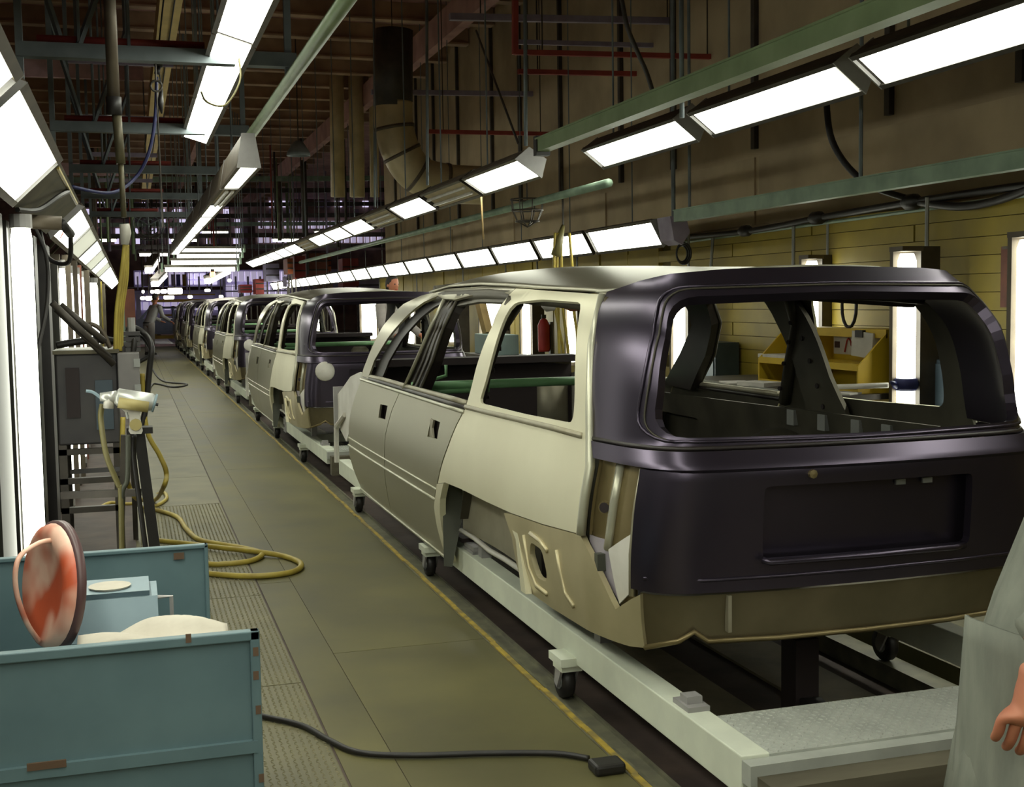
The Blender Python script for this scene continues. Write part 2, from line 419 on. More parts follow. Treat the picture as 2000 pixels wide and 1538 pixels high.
# ------------------------------------------------------------------ fluorescent fixtures
def make_fixture(name, P, Q, length, depth, lamp, house='housing', caps='cap_grey', group=None, frame=0.03):
    # lit face between the edges P and Q (x, z), extruded along the line; housing behind it
    P = Vector(P); Q = Vector(Q); m = (P + Q) / 2; a = P - m; b = Q - m
    d = (Q - P).normalized(); n = Vector((d.y, -d.x))           # candidate normal
    if n.y > 0: n = -n                                          # lit side looks down
    r = thing(name, 'fixture', 'light', (m.x, 0, m.y), 0, group)
    bk = -n * depth
    e = d * frame
    poly = [a - e, b + e, b * 0.75 + bk, a * 0.75 + bk]
    h = MB().prism([tuple(p) for p in poly], 'y', 0.0, length).build('housing', house, r)
    lip = MB()
    for q in (a - e * .5, b + e * .5):
        c = [q - e * .5 + n * .02, q + e * .5 + n * .02, q + e * .5 - n * .01, q - e * .5 - n * .01]
        lip.prism([tuple(p) for p in c], 'y', 0.0, length)
    lip.build('face_frame', house, r)
    if lamp:
        c = [a + n * .001, b + n * .001, b + n * .012, a + n * .012]
        MB().prism([tuple(p) for p in c], 'y', 0.05, length - 0.05).build('diffuser', lamp, r)
    else:
        c = [a + n * .001, b + n * .001, b + n * .006, a + n * .006]
        MB().prism([tuple(p) for p in c], 'y', 0.05, length - 0.05).build('reflector', 'duct', r)
        for t in (0.3, 0.7):
            p = a.lerp(b, t) + n * .03
            MB().tube([(p.x, 0.08, p.y), (p.x, length - 0.08, p.y)], 0.018, 6).build('dead_tube', 'white_paint', r)
    if P.y > 2.5:
        for yh in (length - 0.25,):
            MB().tube([(bk.x * .9, yh, bk.y * .9), (bk.x * .9, yh, 6.3 - m.y)], .009, 5).build('hanger', 'steel_blue', r)
    elif P.x > 0:
        MB().tube([(bk.x * .9, length / 2, bk.y * .9), (bk.x * .9, length / 2, 6.3 - m.y)], .007, 5).build('hanger', 'steel_blue', r)
    else:
        for yh in (0.25, length - 0.25):
            MB().tube([(bk.x, yh, bk.y), (-.60 - m.x, yh, -.14)], .012, 5).build('booth_bracket', 'booth_olive', r)
    if caps:
        poly2 = [a - e + n * .02, b + e + n * .02, b * 0.8 + bk * 1.05, a * 0.8 + bk * 1.05]
        for y0, y1 in ((-0.012, 0.0), (length, length + 0.012)):
            MB().prism([tuple(p) for p in poly2], 'y', y0, y1).build('end_cap', caps, r)
    return r
def row(name, P, Q, ys, length, depth, lamps, where, group, house='housing', caps='cap_grey'):
    protos = {}
    for i, y in enumerate(ys):
        l = lamps[i] if i < len(lamps) else 'lamp'
        key = l or 'off'; cp = 'cap_grey' if i == 0 and caps else caps; kk = (key, cp)
        state = {'lamp': 'lit', 'lamp_mid': 'dimly lit', 'lamp_dim': 'faintly glowing', 'off': 'unlit'}[key]
        lab = '%s fluorescent fixture, %s from the camera in %s' % (state, ORD[i], where)
        if kk not in protos:
            r = make_fixture(name, P, Q, length, depth, l, house, cp, group); protos[kk] = r
            r.location.y = y; r['label'] = lab
        else:
            b = protos[kk]; dup(b, (b.location.x, y, b.location.z), lab)
L_ = 'lamp'
row('light_fixture', (3.90, 2.765), (4.07, 2.635), [2.1, 4.16, 6.25, 8.42], 1.92, 0.16, [L_, L_, L_, L_], 'the big near row at upper right', 'near upper right fixtures', 'steel_dark')
ys = [10.41 + 1.92 * k for k in range(14)]
row('light_fixture', (3.90, 2.765), (4.07, 2.635), [0.04, -2.04, -4.1, -6.2], 1.92, 0.16, [L_] * 4, 'the upper right row behind the camera', 'near upper right fixtures', 'steel_dark')
row('light_fixture', (3.30, 2.685), (3.50, 2.555), ys, 1.80, 0.14, [L_, None, L_, None, L_, L_, L_, None, L_, L_, L_, L_, L_, L_], 'the long upper right row', 'long upper right row', 'housing', 'steel_dark')
ys = [10.80 + 1.86 * k for k in range(18)]
row('light_fixture', (4.75, 2.17), (4.86, 1.965), ys, 1.74, 0.13, [L_] * 18, 'the low right row', 'low right row', 'steel_dark', 'steel_dark')
row('light_fixture', (0.55, 3.06), (0.75, 3.0), [2.9, 5.25, 7.6, 9.95], 2.32, 0.22, [L_] * 4, 'the overhead row left of the line', 'near overhead left fixtures', 'housing_brown', None)
row('light_fixture', (0.55, 3.06), (0.75, 3.0), [0.5, -1.85, -4.2, -6.55], 2.32, 0.22, [L_] * 4, 'the overhead row behind the camera', 'near overhead left fixtures', 'housing_brown', None)
ys = [10.0 + 1.92 * k for k in range(9)]
row('light_fixture', (0.87, 2.545), (1.0, 2.545), ys, 1.86, 0.24, [L_, None] + [L_] * 8, 'the narrow row above the aisle', 'narrow row above the aisle', 'housing_brown')
ys = [3.7, 8.15, 10.1, 12.05, 14.0, 15.95, 17.9, 19.85, 21.8, 23.75, 25.7, 27.65, 29.6, 31.55]
row('light_fixture', (-0.45, 1.905), (-0.285, 2.065), ys, 1.88, 0.08, [L_, L_, 'lamp_mid', L_, 'lamp_mid', L_, 'lamp_mid', L_, L_, L_, L_, L_, L_, L_], 'the slanted left row', 'slanted left row', 'housing_brown')
row('light_fixture', (-0.45, 1.905), (-0.285, 2.065), [1.7, -0.25, -2.2, -4.15], 1.88, 0.08, [L_] * 4, 'the slanted left row behind the camera', 'slanted left row', 'housing_brown')
# junction box in the gap of the slanted left row
t = thing('ballast_box', 'open olive ballast box with yellow edge, in gap of slanted left light row', 'ballast box', (-0.37, 5.75, 1.98))
MB().prism([(-.10, -.09), (.10, .10), (.02, .18), (-.18, -.01)], 'y', 0, 2.2).build('box', 'booth_olive', t)
MB().bar((.085, 0.08, .092), (.085, 2.1, .092), .012, .03).build('yellow_edge', 'hose_yellow', t)
MB().tube(curve([(-.09, 0.1, -.10), (-.03, .5, -.07), (.05, .8, .02), (.08, 1.1, .07)]), .012, 6).build('cable', 'rubber', t)

# cross lights hung across the line far ahead
for i in range(4):
    y = 27.5 + 1.5 * i; z = 2.22 + 0.20 * i
    t = thing('cross_light', 'white tube fixture across the line, %s from the camera' % ORD[i], 'light', (1.47 + .18 * i, y, z), 0, 'cross lights over the line')
    MB().box(-.76, .76, -.06, .06, .04, .10).build('housing', 'housing', t)
    MB().tube([(-.73, 0, 0), (.73, 0, 0)], .05, 8).build('tube', 'lamp_far', t)
    for s in (-1, 1):
        MB().box(s * .80 - .02, s * .80 + .02, -.09, .09, -.05, .14).build('bracket', 'channel_green', t)
        MB().tube([(s * .78, 0, .12), (s * .78, 0, 3.4)], .012, 5).build('hanger', 'steel_blue', t)
t = thing('signal_lamp', 'small glowing red signal lamp below the cross lights', 'signal lamp', (1.72, 27.4, 2.10))
MB().lathe([(0.0, -.07), (.05, -.05), (.06, 0), (.05, .05), (0.01, .07)], n=10).build('bulb', 'red_signal', t, True)
MB().box(-.04, .04, -.04, .04, .06, .12).build('socket', 'steel_dark', t)

# vertical lamps
def vlamp(x, y, z0, z1, wd, dp, side, label, group, col='booth_dark', lamp='lamp_tube'):
    t = thing('lamp_column', label, 'light', (x, y, 0), 0, group)
    s = side
    MB().box(min(0, s * .012), max(0, s * .012), -wd * .5, wd * .5, z0 + .04, z1 - .04).build('tube', lamp, t)
    bevel(t.children[0], .006)
    MB().box(min(-s * .012, -s * dp), max(-s * .012, -s * dp), -wd * .62, wd * .62, z0, z1).build('housing', col, t)
    for a, b in ((z0 - .03, z0 + .03), (z1 - .03, z1 + .03)):
        MB().box(-.05, .02, -wd * .6, wd * .6, a, b).build('socket', 'housing_brown', t)
    return t
RG = 'vertical lamps along the right wall'
def rlamp(x, y, z0, z1, wd, label, postside=1, lw=.16):
    # a lamp facing back down the line, with a dark post beside it
    t = thing('lamp_column', label, 'light', (x, y, 0), 0, RG)
    MB().lathe([(.0, z0), (wd * .40, z0), (wd * .5, z0 + .05), (wd * .5, z1 - .07), (wd * .36, z1 - .02), (0, z1 - .02)], n=12).build('tube', 'lamp_tube', t, True)
    MB().box(-wd * .62, wd * .62, .05, .09, z0 - .05, z1).build('reflector', 'housing_brown', t)
    MB().box(wd * .62, wd * .62 + lw, -.05, .07, 0, z1 + .03).build('post', 'steel_dark', t)
    MB().box(-wd * .66, wd * .66, -.07, .09, z1 - .005, z1 + .03).build('top_bracket', 'housing_brown', t)
    MB().tube([(wd * .62 + lw * .6, .02, z1), (wd * .62 + lw * .6, .02, 2.14)], .014, 6).build('conduit', 'galv', t)
    return t
rlamp(5.36, 6.42, .55, 1.80, .12, 'vertical tube lamp at the right picture edge, before the yellow wall')
rlamp(5.30, 7.58, .62, 1.76, .13, 'vertical tube lamp right of the yellow rack, blue rag tied round it')
rlamp(5.62, 9.40, .62, 1.77, .115, 'vertical tube lamp behind the left end of the yellow rack')
rlamp(5.30, 11.4, .62, 1.52, .115, 'vertical tube lamp seen at left through the near rear window', lw=.07)
rlamp(5.30, 14.6, .66, 1.45, .10, 'vertical lamp behind yellow hoses, seen through the near quarter window', lw=.05)
rlamp(5.30, 16.45, .66, 1.55, .115, 'vertical lamp right of the pale blue box by the wall', lw=.18)
rlamp(5.30, 18.2, .75, 1.58, .30, 'broad vertical lamp left of the pale blue box', lw=.10)
rlamp(5.30, 20.6, .75, 1.58, .14, 'vertical lamp seen through the near rear door window', lw=.2)
rlamp(5.30, 24.0, .6, 1.6, .16, 'vertical lamp behind the second wagon, right of the worker', lw=.1)
rlamp(5.30, 28.4, .6, 1.62, .34, 'broad vertical lamp left of the worker in grey shirt', lw=.1)
rlamp(5.30, 37.0, .6, 1.62, .30, 'vertical lamp seen through the third wagon rear window', lw=.1)
# ------------------------------------------------------------------ station wagon body shell
# local axes: x across (left is negative), y forward from the middle of the tail, z up from the floor
ZK = [.10, .2, .3, .4, .5, .65, .8, .93, 1.03, 1.2, 1.3, 1.4, 1.46, 1.50, 1.54]
HK = [.70, .735, .763, .784, .797, .802, .789, .766, .752, .738, .722, .688, .648, .605, .595]
TKN = [(HK[min(k + 1, len(HK) - 1)] - HK[max(k - 1, 0)]) / (ZK[min(k + 1, len(HK) - 1)] - ZK[max(k - 1, 0)]) for k in range(len(HK))]
def hw(z):
    # smooth half width of the body at height z (cubic through the knots)
    if z <= ZK[0]: return HK[0]
    if z >= ZK[-1]: return HK[-1]
    k = max(i for i in range(len(ZK) - 1) if ZK[i] <= z); d = ZK[k + 1] - ZK[k]; t = (z - ZK[k]) / d
    return (2 * t ** 3 - 3 * t * t + 1) * HK[k] + (t ** 3 - 2 * t * t + t) * d * TKN[k] + (3 * t * t - 2 * t ** 3) * HK[k + 1] + (t ** 3 - t * t) * d * TKN[k + 1]
def rake(z):
    return interp(z, [.3, .6, .93, 1.0, 1.17, 1.34, 1.47, 1.56], [.05, .02, .0, .05, .07, .11, .20, .30])
def bow(s):
    s = min(1.0, abs(s)); return .07 * s * s + .38 * s ** 16
TS = [1 - k / 400 for k in range(401)]; TL = [0.0]
for k in range(400):
    TL.append(TL[-1] + math.hypot((TS[k] - TS[k + 1]) * .75, bow(TS[k]) - bow(TS[k + 1])))
LMAX = TL[-1]; TSr = TS[::-1]; TLr = TL[::-1]
def s_of_L(L): return interp(L, TL, TS)
def L_of_s(s): return interp(abs(s), TSr, TLr)
def taper(y): return 1 - .012 * max(0, y - 4.2) ** 2
def side3(y, z, inset=0.0): return (-(hw(z) - inset) * taper(y), y, z)
def wrap3(L, z, inset=0.0):
    if L <= 0: return (-(hw(z) - inset), .45 + rake(z) - L, z)
    s = s_of_L(L); return (-s * (hw(z) - inset), rake(z) + bow(s) + inset, z)
def g_of(s): return math.copysign(LMAX - L_of_s(s), s)
def gate3(g, z, off=0.0):
    s = s_of_L(LMAX - abs(g)) * (1 if g >= 0 else -1)
    return (s * (hw(z) + off * .5), rake(z) + bow(s) - off, z)
def gx(x, z): return (g_of(max(-1, min(1, x / hw(z)))), z)
def yl(y, z): return (.45 + rake(z) - y, z)
YR = [.60, .68, .91, 1.43, 1.86, 2.36, 2.95, 3.4, 3.6]; ZR = [1.468, 1.471, 1.481, 1.497, 1.514, 1.528, 1.526, 1.50, 1.48]
def ze(y): return interp(y, YR, ZR)

QWIN = rounded([(1.885, 1.003), (1.785, 1.115), (1.690, 1.271), (1.640, 1.440), (1.30, 1.452), (.80, 1.438), (.715, 1.29), (.68, 1.11), (.685, 1.022), (1.25, 1.008)], .06, 3)
RWIN = [(3.099, .965), (2.845, 1.147), (2.705, 1.319), (2.675, 1.451), (2.357, 1.476), (1.922, 1.480), (1.816, 1.470), (1.808, 1.334), (1.964, 1.15), (2.088, .965)]
FREAR = [(3.491, .965), (3.203, 1.145), (2.976, 1.314), (2.95, 1.46)]
FFRONT = [(3.118, 1.478), (3.319, 1.448), (3.556, 1.377), (3.96, 1.237), (4.346, 1.083), (4.502, .975)]
SEAM_FR = [(3.5, .95), (3.636, .834), (3.765, .674), (3.824, .531), (3.889, .40), (4.02, .158)]
SEAM_RQ = [(2.105, .955), (2.198, .878), (2.296, .773), (2.405, .662), (2.494, .563), (2.56, .50), (2.612, .43), (2.639, .321), (2.65, .158)]
QSEAM = [(2.335, .590), (2.047, .601), (1.626, .607), (1.26, .617), (.88, .639), (.485, .672)]

def body_side(r, sgn):
    # one flank; the right flank reuses the left flank's sheets mirrored
    P = []
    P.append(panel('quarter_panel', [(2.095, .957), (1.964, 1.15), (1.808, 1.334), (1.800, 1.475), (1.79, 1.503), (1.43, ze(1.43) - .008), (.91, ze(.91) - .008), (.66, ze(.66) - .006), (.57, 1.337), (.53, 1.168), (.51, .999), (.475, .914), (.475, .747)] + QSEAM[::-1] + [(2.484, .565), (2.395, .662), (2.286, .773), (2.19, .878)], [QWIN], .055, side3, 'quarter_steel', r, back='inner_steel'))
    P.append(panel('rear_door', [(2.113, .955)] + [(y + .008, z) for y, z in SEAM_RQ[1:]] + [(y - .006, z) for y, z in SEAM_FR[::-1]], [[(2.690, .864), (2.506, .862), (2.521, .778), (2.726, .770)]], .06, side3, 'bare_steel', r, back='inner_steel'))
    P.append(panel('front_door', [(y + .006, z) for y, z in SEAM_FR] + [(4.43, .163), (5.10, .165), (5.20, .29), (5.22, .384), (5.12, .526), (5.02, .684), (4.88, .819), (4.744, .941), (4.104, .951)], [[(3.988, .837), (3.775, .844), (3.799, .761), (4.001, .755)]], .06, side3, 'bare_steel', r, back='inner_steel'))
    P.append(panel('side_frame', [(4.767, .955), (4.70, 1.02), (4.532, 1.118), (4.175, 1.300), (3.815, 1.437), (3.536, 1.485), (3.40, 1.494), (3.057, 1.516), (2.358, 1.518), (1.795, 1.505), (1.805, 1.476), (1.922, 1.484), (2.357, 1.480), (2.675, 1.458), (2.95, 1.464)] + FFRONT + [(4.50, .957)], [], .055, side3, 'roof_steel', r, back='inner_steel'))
    P.append(panel('window_channel', FFRONT + [(4.502, .955), (4.26, .955), (4.06, 1.09), (3.72, 1.235), (3.36, 1.36), (3.15, 1.42), (2.97, 1.45)], [], .06, lambda y, z: side3(y, z, .035), 'pillar_black', r))
    P.append(panel('window_channel', [(2.675, 1.460), (2.357, 1.482), (1.81, 1.482), (1.80, 1.44), (2.30, 1.445), (2.66, 1.425)], [], .06, lambda y, z: side3(y, z, .03), 'inner_steel', r))
    P.append(panel('b_pillar', FREAR + [(3.0, 1.488), (2.70, 1.482)] + [RWIN[3], RWIN[2], RWIN[1], (3.099, .955)], [], .06, lambda y, z: side3(y, z, .02), 'pillar_black', r, .05))
    for t in (.0, .12, .45, .72, 1.0):
        P.append(MB().tube([side3(FREAR[k][0] * (1 - t) + q[0] * t, FREAR[k][1] * (1 - t) + q[1] * t, .016) for k, q in enumerate([RWIN[0], RWIN[1], RWIN[2], RWIN[3]])], .009 if t in (.12, 1.0) else .005, 5).build('pillar_rib', 'inner_steel', r, True))
    P.append(MB().tube([side3(FREAR[k][0] * .88 + q[0] * .12, FREAR[k][1] * .88 + q[1] * .12, .006) for k, q in enumerate(RWIN[:4])], .012, 5).build('pillar_edge', 'bright_edge', r, True))
    P.append(panel('arch_lip', [(2.484, .563), (2.515, .52), (2.602, .43), (2.631, .321), (2.636, .187), (2.645, .15), (2.57, .142), (2.545, .175), (2.535, .292), (2.50, .395), (2.439, .495), (2.345, .585)], [], .05, lambda y, z: side3(y, z, -.006), 'quarter_steel', r, .03))
    # lower rear corner, wrapping round to the valance
    Lt, Lg = L_of_s(.957), L_of_s(.908)
    slot = rounded([yl(1.055, .50), yl(1.03, .545), yl(.90, .540), yl(.865, .46), yl(.89, .422), yl(1.0, .415)], .03, 3)
    P.append(panel('rear_corner', [yl(1.367, .600), yl(1.276, .518), yl(1.255, .419), yl(1.241, .325), yl(.872, .325), yl(.545, .338), (.05, .342), (.15, .345), (.25, .350), (Lg, .36), (Lg, .535), (L_of_s(.93), .51), (Lt, .462), (.14, .53), (.05, .62), (-.02, .668), yl(.88, .635), yl(1.26, .613)], [slot], .045, wrap3, 'corner_steel', r, .02))
    for pts in ([(.72, .575), (.70, .50), (.675, .43), (.60, .40)], [(1.02, .58), (.90, .572), (.83, .55)], [(1.10, .56), (1.085, .44), (1.02, .38), (.90, .375)]):
        P.append(MB().tube([wrap3(.45 + rake(z) - y, z, -.002) for y, z in pts], .010, 5).build('pressed_rib', 'corner_steel', r, True))
    P.append(MB().prism([(.80, .38), (1.10, .38), (1.10, .57), (.80, .57)], 'x', -.735, -.725).build('slot_shade', 'interior_dark', r))  # dark plate added behind the slot in place of its shade
    # fin between wheel arch and corner
    P.append(MB().prism([(1.34, .60), (1.22, .52), (1.19, .42), (1.16, .33), (1.10, .33), (1.15, .45), (1.20, .56)], 'x', -.80, -.775).build('arch_fin', 'quarter_steel', r))
    # tail-lamp recess
    Lr = L_of_s(.930)
    P.append(panel('lamp_panel', [(-.005, .935), (-.005, .672), (.05, .62), (.14, .53), (Lt, .462), (Lr, .50), (Lr + .01, .70), (Lr + .01, .935)], [], .03, lambda L, z: wrap3(L, z, .035), 'brown_steel', r, .01))
    rb = MB(); L1 = L_of_s(.974)
    rb.tube([wrap3(L1 + d, z, .030) for d, z in ((.012, .93), (.012, .80), (.008, .70), (.0, .64))], .016, 6)
    P.append(rb.build('lamp_rib', 'bright_edge', r, True))
    rb = MB(); rb.tube([wrap3(Lr, z, .012) for z in (.93, .8, .65, .52)], .012, 5)
    P.append(rb.build('lamp_flange', 'primer_steel', r, True))
    rb = MB(); rb.tube([wrap3(-.012, z, -.002) for z in (1.46, 1.3, 1.1, .97, .90, .80, .72, .672)], .017, 6)
    P.append(rb.build('quarter_flange', 'bright_edge', r, True))
    c = Vector(wrap3(.10, .775, .026)); n = (Vector(wrap3(.10, .775, -.1)) - c).normalized()
    rb = MB(); rb.tube([c, c + n * .010], .017, 12); P.append(rb.build('lamp_hole', 'interior_dark', r))
    rb = MB(); rb.tube([c, c + n * .007], .022, 12); P.append(rb.build('hole_rim', 'brown_steel', r))
    P.append(panel('lamp_pocket', [(.0, .668), (.13, .672), (Lt - .05, .64), (Lt + .002, .475), (.14, .532), (.05, .622)], [], .03, lambda L, z: wrap3(L, z, .026), 'lavender_metal', r, .006))
    P.append(panel('pocket_facet', [(Lt - .055, .645), (Lr - .005, .72), (Lr - .005, .53), (Lt + .004, .475)], [], .03, lambda L, z: wrap3(L, z, .020), 'white_paint', r, .006))
    P.append(MB().tube([wrap3(.022, z, .012) for z in (1.45, 1.3, 1.1, 1.0)], .014, 6).build('pillar_gap', 'olive_steel', r, True))
    q = Vector(wrap3(.10, .60, .02))
    P.append(MB().box(q.x - .018, q.x + .018, q.y - .018, q.y + .010, q.z - .03, q.z + .025).build('lamp_bracket', 'wheelhouse', r))
    # wheel arch: front wall and inner house
    P.append(MB().grid(lambda u, t: (-.775 + .10 * u * (.35 + .65 * min(1, t * 1.6)), 2.50 - .03 * u - .10 * max(0, t - .6), .15 + .45 * t), 6, 8).build('wheel_arch_wall', 'wheelhouse', r, True))
    P.append(MB().grid(lambda u, t: (-.685 - .05 * max(0, t - .55) + .03 * math.sin(3.1 * u), 2.46 - 1.20 * u, .33 + .32 * t), 8, 8).build('wheel_house', 'primer_steel', r, True))
    P.append(MB().box(-.665, -.645, 2.36, 2.54, .10, .24).box(-.66, -.62, 2.36, 2.54, .22, .26).build('jack_bracket', 'cap_grey', r))
    bh = MB(); bh.tube([(-.670, 2.46, .165), (-.664, 2.46, .165)], .016, 10); P.append(bh.build('bracket_hole', 'interior_dark', r))
    P.append(MB().tube([(-.70, y, .335 + .006 * math.sin(9 * y)) for y in (2.44, 2.2, 1.95, 1.7, 1.45)], .012, 6).build('house_flange', 'white_paint', r, True))
    # rails, creases and sill
    bd = MB()
    bd.tube([side3(y, .945, -.002) for y in (4.74, 4.1, 3.5, 2.9, 2.4, 2.11)], .010, 6)
    P.append(bd.build('belt_moulding', 'bright_edge', r, True))
    bd = MB(); bd.tube([side3(y, .962, .010) for y in (4.70, 4.1, 3.5, 2.9, 2.4, 2.11)], .012, 6)
    P.append(bd.build('belt_gap', 'pillar_black', r, True))
    bd = MB(); bd.tube([side3(y, z, .012) for y, z in ((4.70, .972), (4.1, .980), (3.5, .980), (2.9, .982), (2.4, .984), (2.12, .984))], .014, 6)
    P.append(bd.build('belt_rail', 'primer_steel', r, True))
    bd = MB(); bd.tube([side3(y, z, -.001) for y, z in ((2.08, .970), (1.7, .975), (1.3, .982), (.9, .988), (.58, .99))], .012, 6)
    P.append(bd.build('quarter_moulding', 'primer_steel', r, True))
    for nm, zz, y0, y1, rr in (('body_crease', .530, 2.53, 5.12, .006), ('body_crease', .472, 2.58, 5.17, .008)):
        bd = MB(); bd.tube([side3(y0 + (y1 - y0) * k / 8, zz - .010 * k / 8, -.001) for k in range(9)], rr, 5)
        P.append(bd.build(nm, 'bright_edge', r, True))
    bd = MB(); bd.tube([side3(y, .160, -.004) for y in (2.66, 3.3, 4.0, 4.6, 5.1)], .007, 5)
    P.append(bd.build('sill_flange', 'bright_edge', r, True))
    bd = MB()
    for seam in (SEAM_FR,): bd.tube([side3(y, z, .006) for y, z in seam], .005, 4)
    P.append(bd.build('door_seam', 'brown_steel', r, True))
    # door handle recesses
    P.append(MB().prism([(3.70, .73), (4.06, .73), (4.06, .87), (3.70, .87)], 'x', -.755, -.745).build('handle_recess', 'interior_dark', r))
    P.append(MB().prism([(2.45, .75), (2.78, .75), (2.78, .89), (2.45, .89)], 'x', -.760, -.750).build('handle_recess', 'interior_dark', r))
    P.append(MB().prism([(2.64, .772), (2.715, .772), (2.685, .862), (2.62, .862), (2.655, .82)], 'x', -.785, -.775).build('handle_plate', 'primer_steel', r))
    # inner trim panels and inner roof rail
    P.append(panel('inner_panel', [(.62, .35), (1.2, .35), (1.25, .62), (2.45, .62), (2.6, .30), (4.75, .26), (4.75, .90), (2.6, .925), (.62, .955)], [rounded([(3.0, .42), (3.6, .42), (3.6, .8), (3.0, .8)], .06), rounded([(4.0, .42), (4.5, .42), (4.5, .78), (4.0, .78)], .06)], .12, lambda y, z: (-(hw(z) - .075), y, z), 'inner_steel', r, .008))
    for y in (1.0, 1.25, 1.55, 1.85): P.append(MB().box(-.70, -.672, y - .035, y + .035, .86, .93).build('trim_clip', 'galv', r))
    P.append(MB().tube([(-.60, y, ze(y) - .045) for y in (.7, 1.4, 2.2, 3.0, 3.4)], .030, 6).build('inner_rail', 'inner_steel', r, True))
    cp = MB().tube([(-(hw(z) - .035), y, z) for y, z in ((2.02, .95), (1.92, 1.15), (1.80, 1.32), (1.74, 1.45))], [.03, .03, .03, .04], 8)
    P.append(cp.build('inner_pillar', 'inner_steel', r, True))
    for z, y in ((1.02, 1.99), (1.14, 1.93), (1.24, 1.86), (1.33, 1.80)):
        x = -(hw(z) - .035) + .026; P.append(MB().tube([(x - .02, y, z), (x + .014, y - .012, z)], .010, 8).build('pillar_hole', 'interior_dark', r))
    # front: inner fender, strut tower and front rail
    P.append(panel('inner_fender', [(4.78, .95), (5.05, .975), (5.45, .92), (5.85, .82), (6.2, .74), (6.2, .50), (5.75, .42), (5.5, .55), (5.2, .55), (4.80, .30)], [], .08, lambda y, z: (-.715 + .03 * max(0, y - 5.4), y, z), 'white_paint', r, .012))
    P.append(MB().lathe([(.14, .50), (.14, .86), (.11, .90), (.05, .90), (.05, .88)], (-.56, 5.35, 0), 14).build('strut_tower', 'primer_steel', r, True))
    P.append(MB().tube([(-.71, 5.75, .62), (-.72, 6.10, .50), (-.72, 6.12, .36), (-.72, 6.12, .22)], .020, 6).build('front_stay', 'white_paint', r))
    P.append(MB().box(-.72, -.62, 6.18, 6.22, .50, .80).build('radiator_post', 'cap_grey', r))
    return P

car = thing('station_wagon', 'nearest bare steel station wagon body shell and tailgate darkened for its reflections', 'car body', (2.2, 3.3, 0), 0, 'wagon bodies on the line')
left_parts = body_side(car, -1)
for o in left_parts:
    c = o.copy(); C.objects.link(c); c.scale = (-1, .88, 1); c.location.y = .06
# broad inner pillar with holes on the far flank
ip = panel('inner_pillar', [(1.86, 1.465), (1.58, 1.465), (1.50, 1.30), (1.40, 1.10), (1.30, .96), (1.20, .42), (1.75, .42), (1.66, .80), (1.62, .96), (1.70, 1.15), (1.80, 1.32)], [], .07, lambda y, z: (hw(z) - .05, y, z), 'inner_steel', car, .02, (-1, 0, 0))
for y, z in ((1.62, 1.38), (1.60, 1.26), (1.55, 1.16), (1.50, 1.05), (1.47, .96)):
    MB().tube([(hw(z) - .049, y, z), (hw(z) - .056, y, z)], .012, 8).build('pillar_hole', 'interior_dark', car)
MB().box(hw(.8) - .062, hw(.8) - .05, 1.36, 1.54, .78, .90).build('pillar_slot', 'interior_dark', car)
# roof
def roof(u, t):
    s = -1 + 2 * u; yr = .285 + bow(s) * (1.0 if abs(s) > .2 else 1) ; yf = 3.55 - .17 * s * s
    y = yr + (yf - yr) * t; a = abs(s)
    e = ze(y); h = .078 * (1 - .25 * max(0, (t - .8) / .2)) 
    lip = -.010 if t < .01 else 0
    return (s * .614, y, e + h * (1 - a ** 2.6) + lip)
o = MB().grid(roof, 40, 30).build('roof_panel', 'roof_steel', car, True)
sm_ = o.modifiers.new('sheet', 'SOLIDIFY'); sm_.thickness = .01; sm_.offset = 0
MB().tube([roof(k / 30, 0.02) for k in range(31)], .008, 5).build('roof_rear_bead', 'bright_edge', car, True)
MB().tube([(x, 3.50 - .17 * (x / .6) ** 2, 1.50 + .035 * (1 - (x / .6) ** 2)) for x in (-.58, -.4, -.2, 0, .2, .4, .58)], .04, 6).build('windscreen_header', 'inner_steel', car, True)
MB().tube([(x, .50 + .07 * (x / .6) ** 2, 1.465 - .03 * (x / .6) ** 2) for x in (-.56, -.4, -.2, 0, .2, .4, .56)], .03, 6).build('rear_header', 'inner_steel', car, True)
for yb in (1.4, 2.6):
    MB().tube([(x, yb, ze(yb) + .04 * (1 - (x / .6) ** 2) - .025) for x in (-.58, -.3, 0, .3, .58)], .02, 6).build('roof_bow', 'inner_steel', car, True)
# tailgate
WIN = rounded([(-.678, 1.024), (-.640, 1.28), (-.575, 1.452), (0, 1.464), (.575, 1.452), (.640, 1.28), (.678, 1.024), (0, 1.018)], .085, 5)
ss = [(-1, .997), (-1, 1.2), (-1, 1.40), (-1, 1.475), (-.96, 1.508), (-.88, 1.528), (-.6, 1.541), (0, 1.548)]
OUT = [(g_of(s), z) for s, z in ss] + [(g_of(-s), z) for s, z in ss[-2::-1]]
panel('tailgate_frame', OUT, [[gx(x, z) for x, z in resample(WIN, .05)]], .045, gate3, 'gate_dark_reflect', car, .035, (0, -1, 0))
REC = rounded([(-.375, .640), (-.375, .872), (.375, .872), (.375, .640)], .02, 3)
sk = [(g_of(-.928), .548), (g_of(-.928), .70), (g_of(-.932), .925), (g_of(.932), .925), (g_of(.928), .70), (g_of(.928), .548)]
tg = panel('tailgate_skin', sk, [[gx(x, z) for x, z in REC]], .03, gate3, 'gate_dark_reflect', car, .03, (0, -1, 0))
panel('licence_recess', [(-.40, .62), (-.40, .89), (.40, .89), (.40, .62)], [], .1, lambda x, z: (x, .055 + rake(z) + bow(x / .78), z), 'gate_dark_reflect', car, .01, (0, -1, 0))
MB().tube([(-.385, .015, .648), (-.37, .0, .642), (0, -.012, .640), (.30, -.004, .640), (.34, .012, .640)], .011, 6).build('recess_trim', 'gate_dark_reflect', car, True)
